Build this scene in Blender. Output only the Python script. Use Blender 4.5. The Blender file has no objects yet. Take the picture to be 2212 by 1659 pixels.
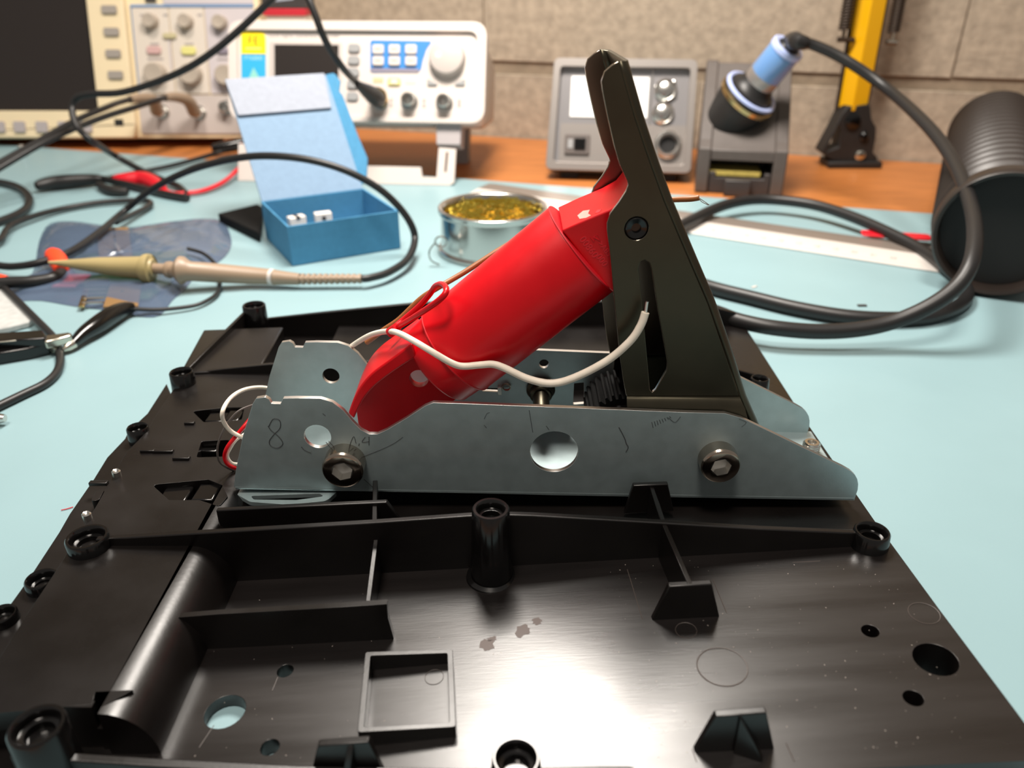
import bpy, bmesh, math, random
from mathutils import Vector, Matrix
from mathutils.geometry import tessellate_polygon
random.seed(7)
scene = bpy.context.scene
COL = scene.collection
PI = math.pi

# ------------------------------------------------------------------ camera, world, light, exposure
# All lengths below are millimetres; meshes are scaled to metres when they are linked.
FPX, PITCH, CAMZ = 1725.0, math.radians(28.0), 150.0
cam_data = bpy.data.cameras.new('camera')
cam = bpy.data.objects.new('camera', cam_data); COL.objects.link(cam)
cam.location = (0, 0, CAMZ/1000); cam.rotation_euler = (PI/2-PITCH, 0, 0)
cam_data.sensor_width = 36.0; cam_data.lens = FPX/2212*36.0
cam_data.clip_start = 0.005; cam_data.clip_end = 50
cam_data.dof.use_dof = True; cam_data.dof.focus_distance = 0.226; cam_data.dof.aperture_fstop = 14.0
scene.camera = cam

world = bpy.data.worlds.new('room_ambience'); scene.world = world; world.use_nodes = True
wb = world.node_tree.nodes['Background']
wb.inputs[0].default_value = (1.0, 0.93, 0.86, 1); wb.inputs[1].default_value = 0.27

def area_light(name, loc, target, size, watts, color):
    d = bpy.data.lights.new(name, 'AREA'); d.shape = 'DISK'; d.size = size/1000
    d.energy = watts; d.color = color
    o = bpy.data.objects.new(name, d); COL.objects.link(o)
    o.location = Vector(loc)/1000
    o.rotation_euler = (Vector(target)-Vector(loc)).to_track_quat('-Z', 'Y').to_euler()
    return o
area_light('desk_lamp_light', (-18, 444, 466), (-15, 420, 0), 180, 4.7, (1.0, 0.93, 0.85))
area_light('ceiling_lamp_light', (-200, -300, 2100), (0, 350, 0), 500, 36.0, (1.0, 0.90, 0.80))

vs = scene.view_settings
vs.view_transform = 'Standard'; vs.look = 'None'; vs.exposure = 0.0; vs.gamma = 1.0
vs.use_curve_mapping = False

# ------------------------------------------------------------------ photo-to-place helpers
CP, SP = math.cos(PITCH), math.sin(PITCH)
def ray(x, y):
    u = (x-1106.0)/FPX; v = (y-829.5)/FPX
    return Vector((u, CP-v*SP, -SP-v*CP))
EYE = Vector((0, 0, CAMZ))
def AZ(x, y, z=0.0):
    r = ray(x, y); return EYE + r*((z-CAMZ)/r.z)
def AY(x, y, Y):
    r = ray(x, y); return EYE + r*(Y/r.y)
class Frame:
    """upright face: x to the right, y into the thing, z up, leaned back by tilt"""
    def __init__(s, o, yaw=0, tilt=0):
        yaw, tilt = math.radians(yaw), math.radians(tilt)
        s.o = Vector(o); s.ex = Vector((math.cos(yaw), math.sin(yaw), 0))
        bk = Vector((-math.sin(yaw), math.cos(yaw), 0)); up = Vector((0, 0, 1))
        s.ey = bk*math.cos(tilt)-up*math.sin(tilt); s.ez = up*math.cos(tilt)+bk*math.sin(tilt)
    def hit(s, px, py, y=0.0):
        r = ray(px, py); o = s.o+s.ey*y
        t = (o-EYE).dot(s.ey)/r.dot(s.ey); p = EYE+r*t-s.o
        return p.dot(s.ex), p.dot(s.ez)
    def w(s, x, y, z): return s.o+s.ex*x+s.ey*y+s.ez*z
    def mat(s):
        m = Matrix.Identity(4)
        for i, a in enumerate((s.ex, s.ey, s.ez)):
            for j in range(3): m[j][i] = a[j]
        for j in range(3): m[j][3] = s.o[j]/1000
        return m

# ------------------------------------------------------------------ mesh builder
def perp(d):
    d = d.normalized(); a = Vector((0, 0, 1)) if abs(d.z) < 0.9 else Vector((1, 0, 0))
    u = d.cross(a).normalized(); return u, d.cross(u).normalized()
def smooth(pts, n=6, closed=False):
    P = [Vector(p) for p in pts]; out = []; m = len(P)
    for i in range(m if closed else m-1):
        if closed: p0, p1, p2, p3 = P[(i-1) % m], P[i], P[(i+1) % m], P[(i+2) % m]
        else: p0, p1, p2, p3 = P[max(i-1, 0)], P[i], P[i+1], P[min(i+2, m-1)]
        for k in range(n):
            t = k/n; t2 = t*t; t3 = t2*t
            out.append(0.5*((2*p1)+(p2-p0)*t+(2*p0-5*p1+4*p2-p3)*t2+(3*p1-p0-3*p2+p3)*t3))
    if not closed: out.append(P[-1])
    return out
def rnd(pts, r, n=5):
    """round the corners of a 2-D polygon; r is one radius or one per corner"""
    m = len(pts); out = []
    for i in range(m):
        ri = r[i] if isinstance(r, (list, tuple)) else r
        p = Vector(pts[i][:2]); a = Vector(pts[i-1][:2])-p; b = Vector(pts[(i+1) % m][:2])-p
        if ri <= 0 or a.length < 1e-6 or b.length < 1e-6: out.append((p.x, p.y)); continue
        ang = a.angle(b)
        if ang > 3.05: out.append((p.x, p.y)); continue
        d = min(ri/math.tan(ang/2), a.length*0.48, b.length*0.48)
        s, e = p+a.normalized()*d, p+b.normalized()*d
        for k in range(n+1):
            t = k/n; q = s*(1-t)**2+p*2*t*(1-t)+e*t*t; out.append((q.x, q.y))
    return out
def circ(cx, cy, r, n=28, ry=None):
    ry = r if ry is None else ry
    return [(cx+r*math.cos(2*PI*k/n), cy+ry*math.sin(2*PI*k/n)) for k in range(n)]
class MB:
    def __init__(s): s.v = []; s.f = []; s.m = []
    def add(s, v, f):
        b = len(s.v); s.v += [Vector(p) for p in v]; s.f += [tuple(i+b for i in q) for q in f]; s.m += [0]*len(f); return s
    def box(s, x0, x1, y0, y1, z0, z1):
        return s.add([(x0, y0, z0), (x1, y0, z0), (x1, y1, z0), (x0, y1, z0), (x0, y0, z1), (x1, y0, z1), (x1, y1, z1), (x0, y1, z1)],
                     [(0, 3, 2, 1), (4, 5, 6, 7), (0, 1, 5, 4), (1, 2, 6, 5), (2, 3, 7, 6), (3, 0, 4, 7)])
    def hexa(s, lo, hi):
        return s.add(list(lo)+list(hi), [(3, 2, 1, 0), (4, 5, 6, 7), (0, 1, 5, 4), (1, 2, 6, 5), (2, 3, 7, 6), (3, 0, 4, 7)])
    def tube(s, pts, r, n=10, closed=False, caps=True):
        P = [Vector(p) for p in pts]; m = len(P); rr = r if isinstance(r, (list, tuple)) else [r]*m
        T = []
        for i in range(m):
            a = P[(i-1) % m] if (closed or i > 0) else P[i]; b = P[(i+1) % m] if (closed or i < m-1) else P[i]
            d = b-a; T.append(d.normalized() if d.length > 1e-9 else (T[-1] if T else Vector((1, 0, 0))))
        u, _ = perp(T[0]); v = []
        for i in range(m):
            u = (u-T[i]*u.dot(T[i]))
            u = u.normalized() if u.length > 1e-6 else perp(T[i])[0]
            w = T[i].cross(u)
            for k in range(n):
                a = 2*PI*k/n; v.append(P[i]+(u*math.cos(a)+w*math.sin(a))*rr[i])
        f = []
        for i in range(m if closed else m-1):
            j = (i+1) % m
            for k in range(n): l = (k+1) % n; f.append((i*n+k, i*n+l, j*n+l, j*n+k))
        if caps and not closed: f.append(tuple(range(n-1, -1, -1))); f.append(tuple((m-1)*n+k for k in range(n)))
        return s.add(v, f)
    def lathe(s, prof, o=(0, 0, 0), axis=(0, 0, 1), n=32, closed=False):
        o = Vector(o); ax = Vector(axis).normalized(); u, w = perp(ax); v = []; f = []
        m = len(prof)
        for (r, h) in prof:
            for k in range(n):
                a = 2*PI*k/n; v.append(o+ax*h+(u*math.cos(a)+w*math.sin(a))*max(r, 1e-4))
        for i in range(m if closed else m-1):
            j = (i+1) % m
            for k in range(n): l = (k+1) % n; f.append((i*n+k, j*n+k, j*n+l, i*n+l))
        if not closed:
            if prof[0][0] > 1e-3: f.append(tuple(range(n)))
            if prof[-1][0] > 1e-3: f.append(tuple((m-1)*n+k for k in range(n-1, -1, -1)))
        return s.add(v, f)
    def plate(s, outline, holes, mp, t0, t1):
        """polygon with holes, drawn in (a,b), given thickness t0..t1 through mp(a,b,t)"""
        loops = [list(outline)]+[list(h) for h in holes]
        tris = tessellate_polygon([[Vector((p[0], p[1], 0)) for p in l] for l in loops])
        flat = [p for l in loops for p in l]; N = len(flat)
        v = [mp(p[0], p[1], t0) for p in flat]+[mp(p[0], p[1], t1) for p in flat]
        f = [tuple(t) for t in tris]+[(t[2]+N, t[1]+N, t[0]+N) for t in tris]
        b = 0
        for l in loops:
            m = len(l)
            for k in range(m): j = (k+1) % m; f.append((b+k, b+j, b+j+N, b+k+N))
            b += m
        s.add(v, f); k = sum(len(l) for l in loops); s.m[-k:] = [1]*k; return s
    def grid(s, fn, nu, nv):
        v = [fn(i/nu, j/nv) for j in range(nv+1) for i in range(nu+1)]
        f = [(j*(nu+1)+i, j*(nu+1)+i+1, (j+1)*(nu+1)+i+1, (j+1)*(nu+1)+i) for j in range(nv) for i in range(nu)]
        return s.add(v, f)
XZ = lambda a, b, t: (a, t, b)
XY = lambda a, b, t: (a, b, t)
BASE = {}
def mesh_of(mb, base=Vector((0, 0, 0)), name='mesh', angle=38, fix=True):
    me = bpy.data.meshes.new(name)
    me.from_pydata([tuple((p-base)*0.001) for p in mb.v], [], mb.f)
    if len(mb.m) == len(mb.f) and any(mb.m): me.polygons.foreach_set('material_index', mb.m)
    if fix:
        bm = bmesh.new(); bm.from_mesh(me); bmesh.ops.dissolve_limit(bm, angle_limit=0.004, use_dissolve_boundaries=False, delimit={'MATERIAL'}, verts=bm.verts, edges=bm.edges); bmesh.ops.recalc_face_normals(bm, faces=bm.faces); bm.to_mesh(me); bm.free()
    me.polygons.foreach_set('use_smooth', [True]*len(me.polygons))
    me.set_sharp_from_angle(angle=math.radians(angle)); me.update()
    return me
def link(name, me, mat, parent=None):
    o = bpy.data.objects.new(name, me); COL.objects.link(o)
    if mat is not None and len(me.materials) == 0: me.materials.append(mat)
    if parent is not None: o.parent = parent
    return o
def bevel(o, w, seg=2, ang=40):
    b = o.modifiers.new('edge', 'BEVEL'); b.width = w/1000; b.segments = seg; b.limit_method = 'ANGLE'
    b.angle_limit = math.radians(ang); b.harden_normals = False
    return o
def part(name, mb, mat, parent, bev=None, label=None, angle=38, fix=True, edge=None):
    base = BASE.get(parent.name, Vector((0, 0, 0)))
    o = link(name, mesh_of(mb, base, name, angle, fix), mat, parent); BASE[o.name] = base
    o.data.materials.append(edge or mat)
    if bev: bevel(o, bev)
    if label: o['label'] = label
    return o
def props(o, label, cat, group=None, kind=None):
    o['label'] = label; o['category'] = cat
    if group: o['group'] = group
    if kind: o['kind'] = kind
    return o
def thing(name, label, cat, base=None, frame=None, group=None):
    o = bpy.data.objects.new(name, None); COL.objects.link(o)
    o.empty_display_size = 0.01
    if frame is not None: o.matrix_world = frame.mat(); BASE[o.name] = Vector((0, 0, 0))
    else: o.location = Vector(base)/1000; BASE[o.name] = Vector(base)
    return props(o, label, cat, group)
def solo(name, mb, mat, label, cat, base, bev=None, group=None, kind=None, angle=38, fix=True):
    base = Vector(base); o = link(name, mesh_of(mb, base, name, angle, fix), mat); o.location = base/1000; o.data.materials.append(mat)
    BASE[o.name] = base
    if bev: bevel(o, bev)
    return props(o, label, cat, group, kind)
def struct(name, mb, mat, base=(0, 0, 0), bev=None):
    base = Vector(base); o = link(name, mesh_of(mb, base, name), mat); o.location = base/1000; BASE[o.name] = base
    o['kind'] = 'structure'
    if bev: bevel(o, bev)
    return o
def inst(name, me, mat, parent, pos, rot=None, label=None):
    o = link(name, me, mat, parent); o.location = Vector(pos)/1000
    if rot is not None: o.rotation_euler = rot
    if label: o['label'] = label
    return o
def text_part(name, body, size, mat, parent, pos, rot=(PI/2, 0, 0), align='CENTER', depth=0.05):
    cu = bpy.data.curves.new(name, 'FONT'); cu.body = body; cu.size = size/1000; cu.align_x = align; cu.align_y = 'CENTER'
    cu.extrude = depth/1000
    tmp = bpy.data.objects.new(name, cu); COL.objects.link(tmp)
    bpy.context.view_layer.update()
    me = bpy.data.meshes.new_from_object(tmp.evaluated_get(bpy.context.evaluated_depsgraph_get()))
    bpy.data.objects.remove(tmp)
    o = link(name, me, None, parent); me.materials.clear(); me.materials.append(mat)
    o.location = Vector(pos)/1000; o.rotation_euler = rot
    return o

# ------------------------------------------------------------------ materials
def srgb(r, g, b):
    f = lambda c: (c/12.92 if c <= 0.04045 else ((c+0.055)/1.055)**2.4)
    return (f(r/255), f(g/255), f(b/255), 1)
def mat(name, rgb, rough=0.5, metal=0.0, noise=0.0, nscale=200, bump=0.0, bscale=800, spec=0.5, stretch=None, rvar=0.0, coat=0.0, rgb2=None):
    m = bpy.data.materials.new(name); m.use_nodes = True; nt = m.node_tree; p = nt.nodes['Principled BSDF']
    c = srgb(*rgb); p.inputs['Base Color'].default_value = c
    p.inputs['Roughness'].default_value = rough; p.inputs['Metallic'].default_value = metal
    p.inputs['Specular IOR Level'].default_value = spec
    if coat: p.inputs['Coat Weight'].default_value = coat; p.inputs['Coat Roughness'].default_value = 0.08
    if noise or bump or rvar:
        tc = nt.nodes.new('ShaderNodeTexCoord'); mp = nt.nodes.new('ShaderNodeMapping')
        nt.links.new(tc.outputs['Object'], mp.inputs['Vector'])
        if stretch: mp.inputs['Scale'].default_value = stretch
        n1 = nt.nodes.new('ShaderNodeTexNoise'); n1.inputs['Scale'].default_value = nscale; n1.inputs['Detail'].default_value = 6
        nt.links.new(mp.outputs['Vector'], n1.inputs['Vector'])
        if noise:
            mx = nt.nodes.new('ShaderNodeMix'); mx.data_type = 'RGBA'
            k = 1-noise
            mx.inputs['A'].default_value = (c[0]*k, c[1]*k, c[2]*k, 1)
            mx.inputs['B'].default_value = srgb(*rgb2) if rgb2 else (min(c[0]*(1+noise), 1), min(c[1]*(1+noise), 1), min(c[2]*(1+noise), 1), 1)
            rp = nt.nodes.new('ShaderNodeValToRGB'); rp.color_ramp.elements[0].position = 0.32; rp.color_ramp.elements[1].position = 0.68
            nt.links.new(n1.outputs['Fac'], rp.inputs['Fac']); nt.links.new(rp.outputs['Color'], mx.inputs['Factor'])
            nt.links.new(mx.outputs['Result'], p.inputs['Base Color'])
        if rvar:
            mr = nt.nodes.new('ShaderNodeMapRange'); mr.inputs['To Min'].default_value = max(rough-rvar, 0.02); mr.inputs['To Max'].default_value = rough+rvar
            mr.inputs['From Min'].default_value = 0.3; mr.inputs['From Max'].default_value = 0.7
            nt.links.new(n1.outputs['Fac'], mr.inputs['Value']); nt.links.new(mr.outputs['Result'], p.inputs['Roughness'])
        if bump:
            n2 = nt.nodes.new('ShaderNodeTexNoise'); n2.inputs['Scale'].default_value = bscale; n2.inputs['Detail'].default_value = 4
            nt.links.new(mp.outputs['Vector'], n2.inputs['Vector'])
            bp = nt.nodes.new('ShaderNodeBump'); bp.inputs['Strength'].default_value = bump; bp.inputs['Distance'].default_value = 0.0005
            nt.links.new(n2.outputs['Fac'], bp.inputs['Height']); nt.links.new(bp.outputs['Normal'], p.inputs['Normal'])
    return m
M = {}
M['concrete'] = mat('concrete_block', (164, 151, 134), 0.92, noise=0.18, nscale=120, bump=0.9, bscale=260, spec=0.2)
M['mortar'] = mat('mortar', (142, 128, 110), 0.95, noise=0.15, nscale=90, bump=0.8, bscale=400, spec=0.2)
M['wood'] = mat('wood', (180, 112, 58), 0.42, noise=0.22, nscale=9, stretch=(3, 60, 1), bump=0.05, bscale=30)
M['mat'] = mat('rubber_mat', (136, 165, 171), 0.42, noise=0.035, nscale=14, bump=0.06, bscale=2200, spec=0.35)
M['mat_edge'] = mat('rubber_mat_edge', (120, 150, 150), 0.7)
M['black'] = mat('black_plastic', (14, 11, 10), 0.31, noise=0.25, nscale=40, rvar=0.06, bump=0.03, bscale=900, spec=0.5)
M['black_floor'] = mat('black_plastic_floor', (16, 12, 11), 0.29, noise=0.30, nscale=9, stretch=(1.5, 14, 1), rvar=0.045, bump=0.03, bscale=150, spec=0.9)
M['black_gloss'] = mat('black_gloss_plastic', (11, 10, 10), 0.16, spec=0.5)
M['black_matte'] = mat('black_matte_plastic', (30, 28, 27), 0.55, noise=0.15, nscale=100)
M['rubber'] = mat('black_rubber', (30, 29, 29), 0.42, spec=0.45)
M['zinc'] = mat('zinc_steel', (168, 184, 186), 0.45, metal=0.7, noise=0.05, nscale=260, rvar=0.02, bump=0.04, bscale=2500)
M['zinc_edge'] = mat('zinc_cut_edge', (205, 200, 195), 0.35, metal=1.0)
M['bright'] = mat('bright_steel', (215, 212, 206), 0.22, metal=1.0)
M['nickel'] = mat('nickel', (170, 158, 145), 0.18, metal=1.0)
M['darkmetal'] = mat('dark_steel', (74, 70, 58), 0.34, metal=0.9, noise=0.12, nscale=60, rvar=0.05)  # on the lever, dark reflected surroundings are put into this colour
M['red'] = mat('red_plastic', (200, 3, 18), 0.34, noise=0.05, nscale=90, rvar=0.04, spec=0.33)
M['red_dark'] = mat('red_moulding', (196, 12, 26), 0.45)
M['red_soft'] = mat('red_vinyl', (210, 24, 40), 0.4)
M['white_wire'] = mat('white_insulation', (238, 228, 212), 0.5, noise=0.06, nscale=300)
M['brown_wire'] = mat('brown_insulation', (150, 92, 48), 0.42)
M['tin_wire'] = mat('tinned_copper', (210, 205, 200), 0.3, metal=1.0)
M['pencil'] = mat('pencil_graphite', (62, 66, 68), 0.6)
M['cream'] = mat('cream_plastic', (226, 208, 172), 0.5, noise=0.02, nscale=30)
M['beige'] = mat('beige_plastic', (222, 208, 190), 0.5)
M['panel_grey'] = mat('panel_grey', (206, 196, 184), 0.55)
M['panel_lilac'] = mat('panel_lilac', (192, 184, 186), 0.55)
M['panel_blue_line'] = mat('panel_blue_line', (120, 152, 190), 0.55)
M['key_grey'] = mat('grey_rubber_key', (150, 142, 134), 0.6)
M['key_mid'] = mat('mid_grey_key', (146, 146, 146), 0.55)
M['key_lilac'] = mat('lilac_key', (168, 160, 160), 0.6)
M['knob_grey'] = mat('grey_knob', (170, 158, 144), 0.45)
M['screen'] = mat('dark_screen', (40, 35, 33), 0.28, spec=0.4)
M['white_pl'] = mat('white_plastic', (208, 198, 191), 0.42)
M['white_pl2'] = mat('white_plastic_shade', (186, 176, 170), 0.5)
M['yellow'] = mat('yellow_print', (250, 222, 8), 0.5)
M['cyan'] = mat('cyan_print', (40, 160, 205), 0.5)
M['pale_blue'] = mat('pale_blue_print', (150, 200, 236), 0.5)
M['pale_green'] = mat('pale_green_print', (134, 196, 186), 0.5)
M['blue_panel'] = mat('blue_panel', (40, 120, 190), 0.5)
M['grey_print'] = mat('grey_print', (150, 142, 140), 0.6)
M['dark_print'] = mat('dark_print', (66, 58, 6), 0.6)
M['gold'] = mat('gold_metal', (196, 168, 118), 0.25, metal=1.0)
M['box_in'] = mat('pale_blue_card', (122, 146, 170), 0.85, noise=0.04, nscale=300, spec=0.2)
M['box_out'] = mat('blue_card', (72, 134, 172), 0.8, noise=0.05, nscale=300, spec=0.25)
M['box_white'] = mat('white_card', (150, 156, 168), 0.85, noise=0.04, nscale=300, spec=0.2)
M['card_edge'] = mat('card_edge', (150, 140, 130), 0.9)
M['probe'] = mat('taupe_plastic', (148, 127, 106), 0.42)
M['probe_tip'] = mat('khaki_plastic', (158, 142, 98), 0.45)
M['tin'] = mat('polished_tin', (200, 196, 190), 0.2, metal=1.0)
M['brass'] = mat('brass_wool', (246, 218, 96), 0.13, metal=1.0, noise=0.15, nscale=60)
M['brass_deep'] = mat('brass_wool_core', (206, 160, 50), 0.4, metal=1.0)
M['station'] = mat('station_grey', (92, 84, 80), 0.55, noise=0.04, nscale=80)
M['silver'] = mat('silver_paint', (160, 153, 148), 0.34, metal=0.6)
M['silver_panel'] = mat('silver_panel', (150, 147, 148), 0.30, metal=0.5)
M['display'] = mat('display_glare_white', (252, 250, 248), 0.3)  # lamp glare on the station's screen, painted in as plain white
M['stand'] = mat('stand_plastic', (84, 77, 73), 0.5, noise=0.06, nscale=120, bump=0.06, bscale=1500)
M['stand_dark'] = mat('stand_dark_plastic', (56, 51, 50), 0.5, noise=0.06, nscale=120)
M['sponge'] = mat('sponge', (196, 176, 92), 0.95, noise=0.15, nscale=400)
M['iron_blue'] = mat('blue_sleeve', (104, 146, 198), 0.25, coat=0.4)
M['iron_pale'] = mat('pale_blue_ring', (176, 190, 232), 0.3)
M['lamp_yellow'] = mat('yellow_enamel', (236, 178, 8), 0.4)
M['spring'] = mat('dark_spring', (64, 54, 46), 0.45, metal=0.6)
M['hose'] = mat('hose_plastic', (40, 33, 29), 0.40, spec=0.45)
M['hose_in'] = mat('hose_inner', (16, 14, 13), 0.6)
M['alu'] = mat('aluminium_rule', (214, 208, 202), 0.40, metal=0.2)
M['alu_grey'] = mat('aluminium_rule_grey', (136, 126, 118), 0.45, metal=0.35)
M['pcb'] = mat('green_board', (58, 96, 62), 0.5, noise=0.2, nscale=200)
M['tan'] = mat('tan_plastic', (128, 98, 60), 0.55)
M['foam'] = mat('grey_foam', (176, 178, 176), 0.75, noise=0.1, nscale=260, bump=0.5, bscale=500)
M['clip_metal'] = mat('clip_metal', (206, 200, 186), 0.25, metal=1.0)
M['chip_white'] = mat('white_ceramic', (226, 218, 208), 0.5)
M['orange'] = mat('orange_plastic', (240, 70, 30), 0.5)
M['pink'] = mat('pink_print', (206, 92, 112), 0.5)
# antistatic film: thin, grey-blue, part see-through
def film(name, rgb, alpha, rough):
    m = bpy.data.materials.new(name); m.use_nodes = True; nt = m.node_tree; p = nt.nodes['Principled BSDF']
    p.inputs['Base Color'].default_value = srgb(*rgb); p.inputs['Roughness'].default_value = rough
    p.inputs['Alpha'].default_value = alpha; p.inputs['Specular IOR Level'].default_value = 0.7
    tc = nt.nodes.new('ShaderNodeTexCoord'); n = nt.nodes.new('ShaderNodeTexNoise'); n.inputs['Scale'].default_value = 45
    bp = nt.nodes.new('ShaderNodeBump'); bp.inputs['Strength'].default_value = 0.5; bp.inputs['Distance'].default_value = 0.002
    nt.links.new(tc.outputs['Object'], n.inputs['Vector']); nt.links.new(n.outputs['Fac'], bp.inputs['Height'])
    nt.links.new(bp.outputs['Normal'], p.inputs['Normal'])
    return m
M['film'] = film('antistatic_film', (92, 108, 132), 0.6, 0.12)
M['lever_lit'] = mat('lit_lever_steel', (140, 124, 110), 0.28, metal=1.0, noise=0.06, nscale=80)  # same metal as the front flange, painted paler for the light it reflects
M['jet'] = mat('jet_black', (10, 10, 10), 0.8, spec=0.2)
M['dust'] = mat('grey_dust', (168, 158, 150), 0.8)
M['mould'] = mat('mould_line', (74, 66, 62), 0.5)
M['stain'] = mat('brown_smear', (58, 40, 32), 0.5)

# ================================================================== THE SETTING: wall, workbench, mat
WALL = Frame(tuple(AZ(1750, 336, -2)), yaw=-17.0)
jz = WALL.hit(1714, 171)[1]                      # height of the bed joint in view
wall = struct('wall_back', MB().box(-1300, 900, 4, 60, -748, 1300), M['mortar'])
wall.matrix_world = WALL.mat()
vj = WALL.hit(2076, 90)[0]                       # a head joint of the course above
def block_mesh(w, h, d, seed):
    rr = random.Random(seed); mb = MB()
    j = lambda: rr.uniform(-0.8, 0.8)
    lo = [(0+j(), 0, 0+j()), (w+j(), 0, 0+j()), (w, d, 0), (0, d, 0)]; hi = [(0+j(), 0, h+j()), (w+j(), 0, h+j()), (w, d, h), (0, d, h)]
    mb.hexa([Vector(p) for p in lo], [Vector(p) for p in hi]); return mesh_of(mb, name='block')
bms = [block_mesh(399.3, 189, 12, k) for k in range(4)]
for bi in bms: bi.materials.append(M['concrete'])
n = 0
for row in range(-3, 4):
    z0 = jz+5.5+200*row
    if z0 > 880: continue
    off = vj+(200 if row % 2 else 0)
    for c in range(-4, 3):
        x0 = off+400*c+0.7
        if x0 < -1290 or x0+398 > 890: continue
        b = inst('block', bms[n % 4], None, wall, (x0, 2.0+random.uniform(-0.3, 0.3), z0)); bevel(b, 0.6, 2); n += 1

wdir = Vector((math.cos(math.radians(-16.5)), math.sin(math.radians(-16.5)), 0)); wn = Vector((-wdir.y, wdir.x, 0))
bench = MB(); c0 = Vector((0, 330, 0))
def slab(mb, corners, z0, z1):
    mb.hexa([Vector((p.x, p.y, z0)) for p in corners], [Vector((p.x, p.y, z1)) for p in corners])
w_ex, w_o = WALL.ex, WALL.o
slab(bench, [w_o-w_ex*1280-WALL.ey*1060, w_o+w_ex*880-WALL.ey*1060, w_o+w_ex*880, w_o-w_ex*1280], -30, -2)
wb_t = thing('workbench', 'orange-brown wooden workbench standing along the concrete block wall', 'workbench', (0, 300, -750))
part('top', bench, M['wood'], wb_t, bev=1.0)
for (u, v) in ((-1230, -1010), (830, -1010), (830, -50), (-1230, -50)):
    q = w_o+w_ex*u+WALL.ey*v; part('leg', MB().box(q.x-30, q.x+30, q.y-30, q.y+30, -750, -30), M['wood'], wb_t, bev=1.0)
struct('floor', MB().box(-1900, 1900, -1600, 1300, -770, -750), mat('grey_floor', (120, 116, 110), 0.8, noise=0.1, nscale=5))
ma, mbp = AZ(474, 347, 0), AZ(1689, 437, 0); md = (mbp-ma).normalized(); mn = Vector((-md.y, md.x, 0))
mt = MB(); q0 = ma-md*420; q1 = mbp+md*300
slab(mt, [q0-mn*640, q1-mn*640, q1, q0], -2, 0)
solo('bench_mat', mt, M['mat'], 'pale teal rubber bench mat lying on the wooden workbench', 'mat', (0, 300, -2), bev=0.5)

# ================================================================== BLACK PLASTIC SHELL
def fz(X): return 8.3+0.072*max(X, -76.0)
def FH(px, py):                                   # where a pixel meets the shell's floor
    p = AZ(px, py, 8)
    for _ in range(6): p = AZ(px, py, fz(p.x))
    return p
shell = thing('plastic_shell', 'large open black plastic shell with ribs and screw posts under the steel pedal bracket', 'plastic shell', (-10, 210, 0))
TF = 2.6
fl = [(-119, 100.5), (104, 100.5), (103, 112), (100.2, 180), (98.6, 240), (97, 316), (40, 333), (-60, 338), (-119, 322)]
def hole(px, py, r): p = FH(px, py); return circ(p.x, p.y, r, 24)
hl = [hole(2021, 1424, 4.6), hole(486, 1537, 4.5), hole(1880, 1363, 1.95), hole(1973, 1508, 2.05), hole(616, 1449, 1.9), hole(583, 1614, 2.0)]
flr = [(-76, 100.5), (102.6, 100.5), (102.0, 112), (100.2, 140), (98.9, 165.5), (-76, 165.5)]
part('side_base', MB().plate([(-119, 100.5), (-75, 100.5), (-75, 335.6), (-119, 322)], [], XY, 2.7, 0.4), M['black'], shell)
part('floor_panel', MB().plate(flr, hl, lambda a, b, t: (a, b, fz(a) if t else 0.4), 1, 0), M['black_floor'], shell, bev=0.25)
r1, r2, r3 = AZ(1905, 1142, 8), AZ(1740, 908, 8), AZ(1600, 690, 8)
fr_out = [(-76, 165.5), (r1.x, 165.5), (r2.x, r2.y), (r3.x, r3.y), (40, 338), (-60, 342), (-76, 340)]
part('rear_floor_panel', MB().plate(fr_out, [], XY, 8, 0.2), M['black'], shell, bev=0.25)
# raised deck along the left with recesses, its rounded shoulder and the lower ledge outside it
PZ = 15.0
def pp(*pts, z=PZ): return [(AZ(x, y, z).x, AZ(x, y, z).y) for x, y in pts]
lefte = pp((-70, 1530), (0, 1420), (60, 1325), (133, 1215), (170, 1155), (207, 1095), (243, 1030), (258, 1003), (275, 975), (300, 950), (318, 930), (345, 885), (372, 845))
deck = pp((287, 1490), (206, 1494), (198, 1522), (135, 1527), (0, 1540), (-70, 1548))+lefte+[(-119.5, 262), (-84, 262), (-84, 113)]
pockets = [pp((328, 1047), (450, 1036), (480, 1048), (492, 1072), (474, 1094), (430, 1080), (365, 1080), (345, 1062)),
           pp((435, 953), (496, 950), (487, 986), (424, 988)),
           pp((415, 888), (490, 880), (528, 880), (522, 907), (440, 912)),
           pp((208, 1060), (226, 1056), (214, 1080), (196, 1083))]
def ccw(p):
    a = sum(p[i-1][0]*p[i][1]-p[i][0]*p[i-1][1] for i in range(len(p))); return p if a > 0 else p[::-1]
pockets = [rnd(ccw(p), 1.0, 3) for p in pockets]
deck = ccw(deck)
part('deck', MB().plate(deck, pockets, XY, PZ, PZ-5), M['black'], shell, bev=0.35)
mb = MB(); prof = []
for k in range(9):
    a = PI/2*k/8; prof.append((-84+10.5*math.sin(a), PZ-(PZ-2.6)*(1-math.cos(a))))
prof += [(-84, 2.6)]
mb.plate(prof, [], XZ, 111.5, 262); part('shoulder', mb, M['black'], shell, angle=50)
ledge = ccw([(p[0]-0.2, p[1]) for p in lefte]+[(-128.3, 262)]+pp((318, 893), (278, 930), (269, 948), (231, 988), (202, 1035), (150, 1110), (127, 1150), (58, 1255), (0, 1335), (-70, 1430), z=11))
part('ledge', MB().plate(ledge, [], XY, 11, 0.05), M['black'], shell, bev=0.3)
dy = AZ(135, 1527, PZ).y; dx = AZ(200, 1522, PZ).x
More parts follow.
